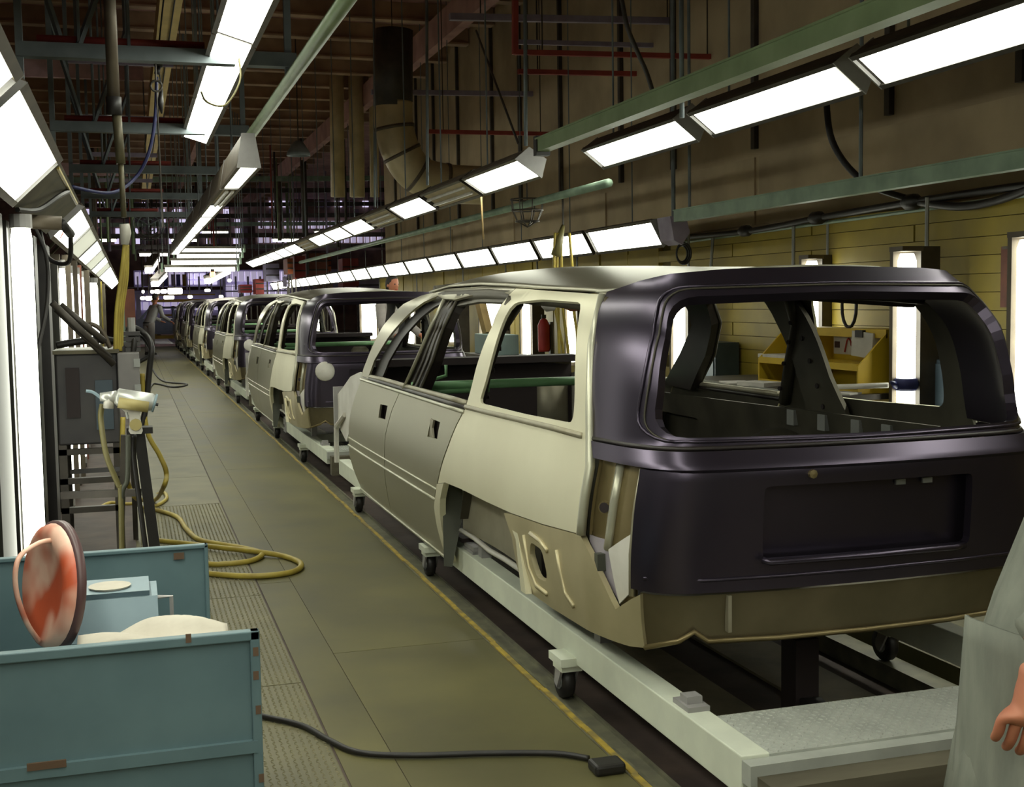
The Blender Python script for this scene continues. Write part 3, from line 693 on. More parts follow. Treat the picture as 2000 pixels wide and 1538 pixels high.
MB().tube([gate3(g_of(s), .590 , .002) for s in (-.9, -.7, -.4, 0, .4, .7, .9)], .006, 5).build('gate_crease', 'gate_dark_reflect', car, True)
panel('tailgate_ledge', [(g_of(-1), .932), (g_of(-1), .984), (g_of(1), .984), (g_of(1), .932)], [], .035, lambda g, z: gate3(g, z, .016), 'gate_dark_reflect', car, .03, (0, -1, 0))
MB().tube([gate3(g_of(s), .990, .0) for s in [-1 + k / 20 for k in range(41)]], .008, 5).build('ledge_gap', 'pillar_black', car, True)
WB = rounded([(-.705, 1.012), (-.685, 1.18), (-.645, 1.345), (-.575, 1.484), (0, 1.494), (.575, 1.484), (.645, 1.345), (.685, 1.18), (.705, 1.012), (0, 1.006)], .10, 6)
wb = [gate3(*gx(x, z), .002) for x, z in resample(WB, .06)]
MB().tube(wb + wb[:1], .006, 5).build('window_bead', 'gate_dark_reflect', car, True)
wb = [gate3(*gx(x * .985, 1.02 + (z - 1.02) * .985), .001) for x, z in resample(WB, .06)]
MB().tube(wb + wb[:1], .004, 5).build('window_bead', 'inner_steel', car, True)
MB().lathe([(.0, -.012), (.014, -.010), (.014, .01), (0, .012)], (-.22, .006, .905), 8, 'y').build('gate_stud', 'brown_steel', car)
for x in (.11, .21): MB().box(x, x + .035, .05, .058, .845, .862).build('recess_clip', 'galv', car)
# rear valance
vz = [(-.908, .36), (-.80, .395), (-.74, .425), (-.69, .392), (-.4, .388), (0, .388), (.4, .388), (.69, .392), (.74, .425), (.80, .395), (.908, .36)]
panel('rear_valance', [(g_of(s), z) for s, z in vz] + [(g_of(.908), .538), (g_of(-.908), .538)], [], .05, lambda g, z: gate3(g, z, -.015), 'olive_steel', car, .02, (0, -1, 0))
MB().tube([gate3(g_of(s), z, -.005) for s, z in vz], .009, 5).build('valance_lip', 'brown_steel', car, True)
q = gate3(g_of(-.60), .50, -.01)
MB().box(q[0] - .006, q[0] + .006, q[1] - .012, q[1] + .01, .42, .535).build('valance_strap', 'primer_steel', car)
# floor pan, dash, wheel humps
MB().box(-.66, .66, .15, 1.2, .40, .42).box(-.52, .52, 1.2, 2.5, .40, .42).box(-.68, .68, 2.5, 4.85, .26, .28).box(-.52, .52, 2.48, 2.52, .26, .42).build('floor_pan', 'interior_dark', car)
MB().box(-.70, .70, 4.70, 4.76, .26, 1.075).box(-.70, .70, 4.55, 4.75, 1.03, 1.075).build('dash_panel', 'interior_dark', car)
MB().grid(lambda u, t: (-.68 + 1.36 * u, 4.62 + .45 * t, 1.06 - .10 * t - .04 * (2 * u - 1) ** 2), 8, 4).build('cowl_panel', 'primer_steel', car, True)
MB().box(-.66, .66, 6.12, 6.18, .68, .76).build('front_crossmember', 'cap_grey', car)
for s in (-1, 1):
    MB().grid(lambda u, t: (s * (.72 - .24 * math.sin(math.pi * t / 2)), 1.22 + 1.16 * u, .40 + .44 * math.sin(math.pi * u) ** .6 * math.cos(math.pi * t / 2 * .95)), 10, 8).build('wheel_hump', 'inner_steel', car, True)
seat = MB().box(-.62, .62, 2.46, 2.58, .42, .66)
seat.build('seat_riser', 'inner_steel', car)
# green brace bar across the door openings
gb = MB().tube([(-.74, 3.30, .985), (.72, 3.30, .985)], .026, 10)
gb.build('brace_bar', 'green_bar', car, True)
MB().tube([(-.62, 3.30, .985), (-.62, 3.30, 1.02), (-.55, 3.28, 1.04), (-.55, 3.28, 1.10)], .010, 6).build('brace_handle', 'green_bar', car, True)
MB().tube([(-.70, 3.30, .955), (-.30, 3.30, .955)], .018, 8).build('brace_sleeve', 'green_bar', car, True)

names = ['second', 'third', 'fourth', 'fifth', 'sixth']
TAILS = [10.6, 18.0, 25.6, 33.0, 40.2]
cars = [car]
for k, y in enumerate(TAILS):
    c = dup(car, (2.2 - (.03 if k == 0 else 0), y, 0), 'bare steel wagon body shell, %s in the line from the camera' % names[k]); cars.append(c)
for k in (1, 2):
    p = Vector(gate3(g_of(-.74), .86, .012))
    MB().lathe([(0, -.010), (.078, -.008), (.085, 0), (.085, .008), (0, .010)], p, 20, 'y').build('white_disc', 'white_paint', cars[k], True)  # plain white disc on the left of the gate

# ------------------------------------------------------------------ wheeled skids under the bodies
skid = thing('skid_carrier', 'grey steel skid with tread plate and casters under the nearest wagon', 'skid', (2.2, 3.3, 0), 0, 'skids under the wagons')
for s in (-1, 1):
    o = MB().box(min(s * .60, s * .685), max(s * .60, s * .685), -.42, 6.25, .11, .225).build('side_rail', 'skid_grey', skid); bevel(o, .004)
    o = MB().box(min(s * .60, s * .67), max(s * .60, s * .67), -.06, .05, .225, .240).box(min(s * .61, s * .66), max(s * .61, s * .66), -.03, .02, .24, .262).build('stop_block', 'cap_grey', skid)
for y in (1.15, 3.35, 5.2):
    MB().box(-.60, .60, y - .05, y + .05, .12, .20).build('cross_member', 'skid_grey', skid)
o = MB().box(-.60, .60, -.42, -.10, .205, .222).build('tread_plate', 'skid_tread', skid)
lg = lugs(60, 16, 1.2 / 60, .32 / 16, .017, .007, .003).build('tread_lugs', 'skid_tread', skid, loc=(-.60, -.42, .222)); lg['kind'] = 'stuff'
MB().box(-.685, .685, -.47, -.42, .155, .215).build('end_angle', 'skid_tread', skid)
MB().box(-.665, .70, -.56, -.47, .03, .185).build('timber_buffer', 'timber', skid)
for x in (-.62, .62):
    for y, h0, h1 in ((.75, .225, .40), (2.3, .225, .30), (4.6, .225, .27)):
        MB().box(x - .025, x + .025, y - .03, y + .03, h0, h1).build('support_post', 'cap_grey', skid)
def caster(x, y):
    e = -1 if x < 0 else 1
    b = MB().box(x - .050, x + .050, y - .07, y + .07, .105, .135).box(x - .040, x + .040, y - .05, y + .05, .080, .100)
    o = b.build('caster_plate', 'skid_grey', skid)
    for s in (-1, 1):
        MB().prism([(y - .03, .085), (y + .03, .085), (y + .05, .02), (y + .02, .005)], 'x', x + s * .032 - .005, x + s * .032 + .005).build('fork', 'cap_grey', o)
    MB().lathe([(.02, -.022), (.062, -.022), (.069, -.014), (.069, .014), (.062, .022), (.02, .022)], (x, y + .035, .028), 18, 'x').build('wheel', 'rubber', o, True)
    MB().lathe([(.0, -.026), (.034, -.026), (.034, .026), (0, .026)], (x, y + .035, .028), 12, 'x').build('hub', 'galv', o)
for x in (-.695, .695):
    for y in (.93, 3.12, 5.3): caster(x, y)
# tow dog hanging in the middle
MB().box(-.045, .045, .40, .50, -.02, .26).build('tow_post', 'interior_dark', skid)
MB().lathe([(.03, -.03), (.085, -.03), (.085, .03), (.03, .03)], (0, .36, -.02), 16, 'x').build('tow_roller', 'rubber', skid, True)
for k, y in enumerate(TAILS):
    dup(skid, (2.2, y, 0), 'grey steel skid under the %s wagon in the line' % names[k])
# ------------------------------------------------------------------ helper: a point on the sight line through a frame point, at a given distance or side offset
def sight(px, py):
    return right * ((px - 1000) / FOCAL) - upv * ((py - 769) / FOCAL) + fwd
def at(px, py, Y): d = sight(px, py); return EYE + d * (Y / d.y)
def atx(px, py, X): d = sight(px, py); return EYE + d * (X / d.x)
def atz(px, py, Z): d = sight(px, py); return EYE + d * ((Z - EYE.z) / d.z)
def pipe(name, pts, r, material, label, cat, group=None, smooth=True, n=8):
    return tag(MB().tube(pts, r, n).build(name, material, None, smooth), label, cat, group)
def rail(name, p0, p1, wd, ht, material, label, cat, group=None):
    return tag(MB().bar(p0, p1, wd, ht).build(name, material), label, cat, group)

# ------------------------------------------------------------------ left booth
wb_ = struct(MB().box(-.66, -.60, 2.6, 27, 0, 1.86).build('wall_booth', 'booth_dark'))
for k, (y, wd, mt) in enumerate(((5.30, .55, 'booth_dark'), (6.35, .16, 'booth_olive'), (6.75, .20, 'booth_dark'), (7.3, .22, 'booth_dark'), (8.4, .30, 'cabinet_dark'), (9.75, .12, 'housing_brown'), (11.6, .16, 'housing_brown'), (14.6, .2, 'booth_olive'), (16.8, .2, 'booth_dark'), (19, .2, 'booth_olive'))):
    MB().box(-.60, -.49 if k else -.50, y - wd / 2, y + wd / 2, 0, 1.84).build('booth_post', mt, wb_)
LG = 'vertical lamps of the left booth'
def llamp(y, wd, z0, z1, label, x=-.45):
    t = thing('lamp_column', label, 'light', (x, y, 0), 0, LG)
    MB().lathe([(0, z0), (wd * .42, z0), (wd * .5, z0 + .05), (wd * .5, z1 - .05), (wd * .42, z1), (0, z1)], n=12).build('tube', 'lamp_tube_left', t, True)
    MB().box(-.15, -wd * .5 - .006, -wd * .8 - .012, -wd * .8, 0, z1 + .03).build('side_shield', 'booth_dark', t)
    MB().box(-.15, -wd * .5 - .006, -wd * .8, wd * .8, max(0, z0 - .06), z1 + .03).build('reflector', 'booth_dark', t)
    MB().lathe([(0, z1), (wd * .52, z1), (wd * .52, z1 + .06), (0, z1 + .06)], n=12).build('end_socket', 'cap_grey', t)
    MB().lathe([(0, z0 - .06), (wd * .52, z0 - .06), (wd * .52, z0), (0, z0)], n=12).build('end_socket', 'cap_grey', t)
    MB().box(-.02, .02, -.02, .02, 0, max(.02, z0 - .06)).build('foot', 'steel_dark', t)
    return t
llamp(5.86, .092, .25, 1.80, 'nearest and tallest vertical lamp of the left booth')
llamp(9.2, .045, .10, 1.72, 'second vertical lamp of the left booth from the camera')
llamp(10.5, .032, .10, 1.72, 'third vertical lamp of the left booth, thin')
llamp(11.7, .050, .10, 1.74, 'fourth vertical lamp of the left booth from the camera')
llamp(12.9, .036, .10, 1.74, 'fifth vertical lamp of the left booth, thin')
llamp(15.9, .15, .10, 1.74, 'broad vertical lamp of the left booth, behind the yellow hoses')
for y, wd, mt in ((9.85, .030, 'housing_brown'), (11.05, .032, 'housing_brown'), (12.3, .02, 'board_red'), (14.0, .04, 'housing_brown'), (18.5, .05, 'booth_olive'), (20.5, .03, 'hose_yellow'), (22.5, .04, 'housing_brown')):
    MB().box(-.45 - wd, -.45 + wd, y - .02, y + .02, 0, 1.84).build('booth_post', mt, wb_)
# lamp head with clutter over the first lamp
t = thing('lamp_socket', 'dark cylindrical lamp holder beside the top of the nearest left lamp', 'lamp holder', (-.40, 6.3, 1.86))
MB().tube([(-.12, 0, 0), (.10, 0, -.01)], .035, 10).build('barrel', 'housing_brown', t, True)
MB().tube([(.10, 0, -.01), (.13, .2, -.05)], .022, 8).build('collar', 'rubber', t, True)
MB().tube(curve([(.13, .2, -.05), (.10, .5, -.18), (-.02, .9, -.14), (-.08, 1.3, .02)]), .012, 6).build('lead', 'rubber', t, True)
pipe('hanging_cable', curve([at(60, 430, 6.6), at(90, 500, 6.6), at(92, 590, 6.5), at(75, 680, 6.4), at(70, 720, 6.3)]), .010, 'rubber', 'thin black cable hanging beside the nearest left lamp', 'cable')
pipe('thin_red_wire', curve([at(126, 400, 8.3), at(132, 430, 8.3), at(118, 465, 8.3)]), .004, 'red_steel', 'thin red wire looped before the slanted left lights', 'wire')

# control cabinet on its frame
t = thing('control_cabinet', 'dark control cabinet with light grey hinged box on its right side', 'cabinet', (-.18, 7.0, 0))
o = MB().box(-.22, .10, .05, .55, .70, 1.195).build('body', 'cabinet_dark', t); bevel(o, .01)
o = MB().box(.10, .215, 0, .42, .945, 1.195).build('side_box', 'cabinet_grey', t); bevel(o, .006)
for z in (1.00, 1.14): MB().box(.185, .218, -.012, .02, z - .022, z + .022).build('hinge', 'galv', o)
MB().box(-.23, .11, .03, .57, 1.195, 1.215).build('lid', 'booth_olive', t)
MB().box(-.17, -.10, .035, .052, .85, 1.12).build('front_panel', 'interior_dark', t)
MB().box(-.02, .07, .035, .052, .78, 1.05).build('front_panel', 'locker_blue', t)
for x in (-.20, .08):
    for y in (.08, .52): MB().box(x - .02, x + .02, y - .02, y + .02, 0, .72).build('leg', 'steel_dark', t)
for z in (.34, .50, .66): MB().box(-.22, .11, .06, .10, z - .016, z + .016).build('cross_bar', 'steel_dark', t)
# pipes leaning over the cabinet
t = thing('pipe_bundle', 'dark steel pipes slanting down over the control cabinet', 'pipes', tuple(at(105, 590, 6.8)))
b0 = Vector(t.location)
for k, (a, b) in enumerate((((102, 592), (215, 700)), ((110, 604), (222, 712)), ((118, 596), (205, 668)))):
    MB().tube([at(*a, 6.8 + .05 * k) - b0, at(*b, 6.95) - b0], .018, 8).build('pipe', 'steel_dark', t, True)
MB().tube(curve([at(165, 640, 7.1) - b0, at(180, 634, 7.1) - b0, at(200, 648, 7.1) - b0, at(215, 680, 7.1) - b0]), .014, 6).build('bent_pipe', 'housing_brown', t, True)
pipe('black_hose', curve([at(110, 675, 7.2), at(150, 668, 7.2), at(200, 664, 7.2), at(235, 672, 7.2), at(240, 700, 7.2)]), .020, 'rubber', 'black hose lying across the top of the control cabinet', 'hose')
pipe('black_hose', curve([at(258, 700, 7.2), at(262, 665, 7.2), at(250, 648, 7.3), at(262, 640, 7.3), at(285, 655, 7.3), at(296, 680, 7.2), at(292, 720, 7.2), at(284, 800, 7.2), at(272, 850, 7.2)]), .017, 'rubber', 'thick black hose arching beside the grey hinged box', 'hose')
pipe('black_hose', curve([at(262, 655, 7.35), at(280, 660, 7.35), at(296, 688, 7.3), at(285, 700, 7.3), at(262, 712, 7.3)]), .012, 'rubber', 'thinner black hose looping back to the grey hinged box', 'hose')
# reddish board on a post
t = thing('notice_board', 'reddish brown board on a thin post behind the cabinet', 'board', (-.02, 7.9, 0))
a = at(235, 565, 7.9); b = at(257, 638, 7.9)
MB().box(a.x + .04, b.x + .045, -.01, .01, b.z, a.z).build('panel', 'board_red', t)
MB().box(a.x + .025, a.x + .04, -.015, .015, b.z - .1, a.z + .02).build('edge', 'channel_green', t)
MB().box(a.x + .04, a.x + .07, -.01, .015, 0, b.z).build('post', 'steel_dark', t)
t = thing('valve_stack', 'dark ribbed valve stack standing on the control cabinet', 'valve', (.0, 7.25, 1.195))
for k in range(4): MB().box(-.045, .045, -.06, .06, .0 + .03 * k, .022 + .03 * k).build('fin', 'cabinet_dark', t)
MB().tube([(0, 0, .11), (0, 0, .19)], .022, 8).build('stem', 'cap_grey', t)
# tool column and yellow hose bundle hanging over the cabinet
t = thing('tool_drop', 'hanging air line with white connector and yellow hose bundle ending at the cabinet', 'air line', tuple(at(240, 300, 7.1)))
b0 = Vector(t.location)
MB().tube([at(212, -200, 7.1) - b0, at(214, 0, 7.1) - b0, at(222, 190, 7.1) - b0], .034, 10).build('outer_tube', 'housing_brown', t, True)
MB().tube([at(222, 190, 7.1) - b0, at(223, 225, 7.1) - b0], .042, 10).build('joint', 'rubber', t, True)
MB().tube([at(228, 225, 7.1) - b0, at(236, 320, 7.1) - b0], .026, 10).build('inner_tube', 'booth_olive', t, True)
MB().tube([at(236, 320, 7.1) - b0, at(242, 425, 7.1) - b0], .015, 8).build('rod', 'booth_olive', t, True)
MB().tube([at(243, 438, 7.1) - b0, at(245, 455, 7.1) - b0, at(244, 478, 7.1) - b0], [.028, .032, .022], 10).build('connector', 'white_paint', t, True)
for k, dx in enumerate((-4, 0, 4, 8)):
    MB().tube(curve([at(245 + dx * .5, 478, 7.1 + .03 * k) - b0, at(240 + dx, 540, 7.1 + .03 * k) - b0, at(231 + dx, 610, 7.1 + .03 * k) - b0, at(229 + dx * 1.1, 686, 7.1 + .03 * k) - b0]), .011, 6).build('yellow_hose', 'hose_yellow', t, True)

# sealant gun on its stand
t = thing('sealant_gun', 'white and silver air sealant gun resting on black stand', 'sealant gun', tuple(at(250, 790, 6.0)))
b0 = Vector(t.location)
def G(px, py, dy=0.0): return at(px, py, 6.0 + dy) - b0
MB().tube([G(226, 775), G(230, 776), G(296, 786), G(301, 787)], [.034, .042, .042, .036], 14).build('barrel', 'gun_metal', t, True)
MB().tube([G(300, 787), G(304, 788)], .044, 14).build('rear_cap', 'tray_blue', t, True)
MB().tube([G(304, 790), G(309, 791)], .008, 6).build('screw', 'rubber', t)
MB().tube([G(231, 786, -.03), G(290, 795, -.03)], .028, 10).build('lower_tube', 'gun_dirty', t, True)
MB().tube([G(195, 776), G(212, 776), G(228, 776)], [.02, .026, .032], 10).build('nose', 'gun_metal', t, True)
MB().tube(curve([G(168, 764), G(180, 766), G(190, 772), G(196, 777)]), .008, 6).build('nozzle', 'tray_blue', t, True)
MB().tube([G(213, 778), G(212, 798)], .024, 8).build('front_grip', 'white_paint', t, True)
MB().rings([[Vector(G(px0, py, -.02)), Vector(G(px1, py, -.02)), Vector(G(px1, py, .03)), Vector(G(px0, py, .03))] for px0, px1, py in ((238, 276, 800), (252, 273, 812), (253, 276, 826), (251, 279, 842), (255, 276, 848))]).build('handle', 'white_paint', t)
MB().tube([G(247, 806, -.025), G(250, 818, -.025)], .007, 6).build('trigger', 'galv', t)
MB().lathe([(0, 0), (.028, .0), (.028, .006), (0, .006)], tuple(G(265, 830, -.03)), 12, 'y').build('emblem', 'gun_dirty', t)
t = thing('gun_stand', 'black steel stand with slanting leg holding the sealant gun', 'stand', (0.02, 6.15, 0))
b0 = Vector((0.02, 6.15, 0))
MB().bar(at(272, 845, 6.15) - b0, at(303, 1075, 6.15) - b0, .05, .06).build('leg', 'rubber', t)
f_ = at(303, 1075, 6.15) - b0
MB().bar(f_, (f_.x + .02, f_.y, 0), .05, .06).build('leg_foot', 'rubber', t)
MB().bar(at(242, 850, 6.3) - b0, at(236, 1075, 6.3) - b0, .03, .04).build('leg', 'steel_dark', t)
f_ = at(236, 1075, 6.3) - b0
MB().bar(f_, (f_.x, f_.y, 0), .03, .04).build('leg_foot', 'steel_dark', t)
MB().bar(at(120, 968, 6.3) - b0, at(275, 962, 6.2) - b0, .03, .035).build('cross_bar', 'steel_dark', t)
MB().bar(at(140, 922, 6.4) - b0, at(240, 916, 6.3) - b0, .03, .02).build('cross_bar', 'rubber', t)
MB().box(-.06, .06, -.05, .05, .84, .87).build('cradle', 'rubber', t)
pipe('olive_hose', curve([at(200, 790, 6.05), at(197, 820, 6.05), at(208, 890, 6.0), at(230, 945, 6.0), at(236, 965, 6.0), at(238, 1080, 6.0)]), .013, 'hose_olive', 'olive hose hanging from the nose of the sealant gun', 'hose')
pipe('ribbed_hose', curve([at(250, 850, 6.0), at(250, 900, 6.0), at(248, 940, 6.0), at(238, 970, 6.0), at(240, 1080, 6.02)]), .012, 'wheelhouse', 'grey-green ribbed hose from the handle of the sealant gun', 'hose')
pipe('dark_hose', curve([at(262, 850, 6.05), at(262, 900, 6.1), at(275, 1000, 6.1), at(285, 1075, 6.1)]), .012, 'rubber', 'black hose beside the slanting stand leg', 'hose')
# yellow hoses
pipe('yellow_hose', curve([at(278, 730, 7.2), at(281, 800, 7.2), at(290, 850, 7.2), at(312, 890, 7.2), at(325, 925, 7.2), at(318, 955, 7.3), atz(300, 978, .012), atz(255, 985, .012), atz(215, 983, .012), atz(190, 996, .012)]), .014, 'hose_yellow', 'yellow hose drooping from the cabinet in a loop to the floor', 'hose')
pipe('yellow_hose', curve([at(240, 815, 6.6), at(240, 900, 6.6), at(252, 950, 6.8), at(268, 975, 7.0), atz(290, 975, .012), atz(318, 962, .012), atz(325, 975, .012), atz(300, 990, .012), atz(270, 992, .012)]), .013, 'hose_yellow', 'yellow hose running down behind the sealant gun stand', 'hose')
pipe('yellow_hose', curve([atz(300, 995, .014), atz(345, 1010, .014), atz(365, 1035, .014), atz(390, 1055, .014), atz(440, 1065, .014), atz(480, 1072, .02), atz(512, 1082, .02), atz(490, 1096, .014), atz(440, 1102, .014), atz(405, 1102, .014), atz(300, 1090, .014)]), .016, 'hose_yellow', 'inner loop of yellow hose lying on the tread plates', 'hose')
pipe('yellow_hose', curve([atz(305, 1056, .014), atz(360, 1062, .014), atz(430, 1070, .03), atz(500, 1078, .03), atz(555, 1087, .016), atz(588, 1102, .016), atz(570, 1118, .016), atz(500, 1126, .016), atz(420, 1122, .016), atz(320, 1108, .016)]), .016, 'hose_yellow', 'wide loop of yellow hose reaching out over the aisle floor', 'hose')
pipe('floor_cable', curve([atz(290, 700, .01), atz(300, 725, .01), atz(320, 745, .01), atz(365, 751, .01), atz(340, 757, .01), atz(300, 750, .01), atz(290, 770, .01)]), .02, 'rubber', 'thin dark cord lying on the far aisle floor', 'cord')
t = thing('floor_cable', 'black cord snaking over the aisle floor to a small black plug', 'cord', tuple(atz(800, 1475, 0)))
b0 = Vector(t.location)
MB().tube([p - b0 for p in curve([atz(440, 1385, .012), atz(515, 1400, .012), atz(590, 1418, .012), atz(640, 1445, .012), atz(700, 1470, .012), atz(800, 1476, .012), atz(950, 1472, .012), atz(1080, 1472, .012), atz(1150, 1482, .012)])], .010, 8).build('lead', 'rubber', t, True)
q = atz(1185, 1495, .02) - b0
o = MB().box(q.x - .05, q.x + .05, q.y - .04, q.y + .04, .0, .035).build('plug', 'rubber', t); bevel(o, .01)

# ------------------------------------------------------------------ blue-grey cart with its load
t = thing('steel_cart', 'worn blue-grey steel cart with raised end panels in the lower left', 'cart', (-.15, 2.8, 0))
def framed(y, z0, z1, xl, xr, nm, f=.022):
    p = MB().box(xl + f, xr - f, y - .004, y + .004, z0, z1 - f).build(nm, 'cart_blue', t)
    for a in ((xl, xr, z1 - f, z1), (xl, xl + f, z0, z1), (xr - f, xr, z0, z1)):
        o = MB().box(a[0], a[1], y - .016, y + .012, a[2], a[3]).build('frame_bar', 'cart_blue', p); bevel(o, .003)
    return p
fp = framed(0, .03, .712, -.42, .402, 'front_panel')
for z in (.445,):
    o = MB().box(-.42, .39, -.018, .012, z - .014, z + .014).build('frame_bar', 'cart_blue', fp)
for x in (-.2, -.05): MB().box(x - .05, x + .03, -.022, -.016, .452, .468).build('scraped_patch', 'cart_rust', fp)
rp = framed(.96, .03, .735, -.42, .345, 'rear_panel', .012)
MB().box(-.42, .375, .0, .96, .30, .33).build('deck', 'cart_blue', t)
for z in (.12, .42): MB().box(-.42, -.395, .0, .96, z, z + .03).build('side_rail', 'cart_blue', t)
for x, z in ((.24, .70), (.385, .60), (.388, .52), (.390, .36), (.386, .655)):
    MB().box(x, x + .012, -.0175, -.0165, z, z + .02).build('rust_chip', 'cart_rust', fp)
MB().box(.245, .275, .946, .948, .695, .715).build('rust_chip', 'cart_rust', rp)
for x in (-.36, .33):
    for y in (.08, .88):
        MB().lathe([(.015, -.018), (.06, -.018), (.06, .018), (.015, .018)], (x, y, .06), 14, 'x').build('wheel', 'rubber', t, True)
        MB().box(x - .03, x + .03, y - .03, y + .03, .09, .30).build('wheel_fork', 'cart_blue', t)
# red dished lid standing in the cart
lid = thing('dished_cover', 'orange-red dished metal lid with wire handle standing in the cart', 'lid', (-.20, 3.12, .78))
N_ = Vector((-.90, -.42, .12)).normalized(); A_ = N_.cross(Vector((0, 0, 1))).normalized(); B_ = A_.cross(N_)
def D(r, a, h): return A_ * (r * math.cos(a)) + B_ * (r * math.sin(a)) + N_ * h
def ringd(r, h, n=32): return [D(r, 2 * math.pi * k / n, h) for k in range(n)]
MB().rings([ringd(.001, .012), ringd(.05, .014), ringd(.09, .020), ringd(.125, .030), ringd(.145, .022), ringd(.150, .008)], False).build('dish', 'disc_red', lid, True)
MB().rings([ringd(.150, .008), ringd(.157, .004), ringd(.157, -.012), ringd(.148, -.016), ringd(.001, -.014)], False).build('rim', 'disc_rim', lid, True)
MB().tube(curve([D(.115, 1.75, .024), D(.12, 2.0, .07), D(.13, 2.45, .13), D(.10, 3.0, .13), D(.10, 3.9, .09), D(.13, 4.55, .035)], 6), .006, 8).build('wire_handle', 'disc_red', lid, True)
# pale blue tool tray
t = thing('tool_tray', 'pale blue metal tool box with wire handle lying in the cart', 'tool box', (-.10, 3.40, .33))
MB().prism([(-.12, 0), (.16, 0), (.16, .26), (.10, .36), (-.08, .36), (-.12, .26)], 'x', -.12, .14).build('body', 'tray_blue', t)
MB().box(-.125, .145, -.125, -.112, .25, .262).build('lid_edge', 'tray_blue', t)
MB().prism([(-.07, .36), (.09, .36), (.10, .375), (-.08, .375)], 'x', -.10, .12).build('lid_rib', 'tray_blue', t)
MB().tube([(.14, -.06, .35), (.175, -.06, .35), (.175, -.06, .22), (.14, -.06, .22)], .006, 6).build('handle', 'cap_grey', t)
MB().lathe([(0, .3755), (.05, .3755), (.055, .381), (0, .381)], (.02, -.01, 0), 14).build('round_patch', 'cloth', t)
# cloth
def clothf(u, v_):
    x = -.19 + .34 * u; y = -.05 + .20 * v_
    h = .028 * math.sin(math.pi * min(1, u * 1.05)) * (1 - .5 * abs(v_ - .4)) + .016 * math.sin(7 * u + 3 * v_) + .012 * math.sin(4 * v_ + 9 * u * v_)
    return (x, y, max(-.01, h))
o = MB().grid(clothf, 24, 14).build('rag', 'cloth', None, True)
o.location = (.045, 2.93, .660); mo = o.modifiers.new('cloth', 'SOLIDIFY'); mo.thickness = .006
tag(o, 'crumpled off-white rag draped on the front edge of the cart', 'rag')
o = MB().box(-.24, .36, .0, .34, .0, .28).build('steel_tray', 'cart_blue'); o.location = (-.12, 2.83, .332)
bevel(o, .01); tag(o, 'plain blue-grey steel tray inside the cart below the rag', 'tray')

# ------------------------------------------------------------------ overhead steelwork on the left
for i, y in enumerate((8.3, 11.7, 15.2, 18.8, 22.6)):
    t = thing('overhead_hanger', 'blue-grey hanger frame over the aisle, %s from the camera' % ORD[i], 'steel frame', (0, y, 3.0), 0, 'hanger frames over the aisle')
    MB().box(-.62, 1.10, -.05, .05, 0, .09).build('cross_beam', 'steel_blue', t)
    for x in (-.60, 1.05): MB().box(x - .022, x + .022, -.022, .022, -.85 if x < 0 else -.13, 3.3).build('hanger_post', 'steel_blue', t)
    for x in (-.25, .05): MB().tube([(x, 0, .09), (x, 0, 3.2)], .012, 5).build('drop_rod', 'steel_blue', t)
    MB().bar((-.25, 0, .09), (.05, .25, .95), .03, .03).build('brace', 'steel_blue', t)
    MB().bar((-.60, 0, 1.0), (-.35, .25, .10), .03, .03).build('brace', 'steel_blue', t)
    MB().box(-.45, .45, -.02, .02, .60, .66).build('upper_beam', 'steel_violet', t)
    MB().tube([(-.5, .05, .125), (.52, .05, .125)], .028, 8).build('red_pipe', 'red_steel', t, True)
t = thing('yellow_beam', 'long dull yellow overhead beam above the aisle', 'beam', (.50, 11, 4.5))
MB().box(-.11, .11, -4, 26, -.02, .14).build('flange', 'yellow_beam', t)
MB().box(-.02, .02, -4, 26, .14, 1.0).build('web', 'yellow_beam', t)
MB().tube([(.03, -4, -.03), (.03, 26, -.03)], .008, 5).build('cable', 'rubber', t)
for k, (x0, x1, y, z, h) in enumerate(((-8.9, .35, 22, 5.25, .32), (-6, .35, 33, 4.75, .30))):
    o = MB().box(x0, x1, y, y + .08, z, z + h).build('roof_light_strip', 'pink_panel')
    tag(o, ('nearer' if k == 0 else 'farther') + ' dull pink panel strip under the roof at left', 'roof panel')
t = thing('hook_block', 'small ring hook hanging from the first hanger frame', 'hook', (.21, 8.35, 2.86))
MB().tube([(.035 * math.cos(a), 0, .035 * math.sin(a)) for a in [k * math.pi / 6 for k in range(13)]], .008, 6).build('ring', 'steel_dark', t, True)
MB().tube([(0, 0, .035), (0, 0, .15)], .008, 6).build('stem', 'steel_dark', t)
MB().tube([(0, 0, -.035), (.01, 0, -.9)], .006, 5).build('cord', 'steel_dark', t)
t = thing('air_tool', 'black air tool hanging in front of the yellow beam', 'air tool', tuple(at(312, 150, 9)))
b0 = Vector(t.location)
MB().tube([at(310, 88, 9) - b0, at(312, 108, 9) - b0, at(309, 130, 9) - b0], [.02, .04, .03], 8).build('body', 'rubber', t, True)
MB().tube([at(309, 130, 9) - b0, at(306, 145, 9) - b0], .018, 8).build('nose', 'rubber', t, True)
MB().tube([at(316, 170, 9) - b0, at(313, 200, 9) - b0, at(316, 222, 9) - b0], [.006, .022, .006], 8).build('hook', 'rubber', t, True)
MB().tube([at(330, -100, 9) - b0, at(310, 90, 9) - b0], .006, 5).build('line', 'rubber', t)
MB().tube([at(309, 130, 9) - b0, at(316, 172, 9) - b0], .005, 5).build('line', 'rubber', t)
pipe('blue_hose', curve([at(306, 150, 9), at(303, 230, 9), at(290, 300, 9), at(262, 350, 9), at(215, 377, 8.8), at(140, 365, 8.6)]), .012, 'hose_blue', 'dark blue hose swinging in a curve under the yellow beam', 'hose')
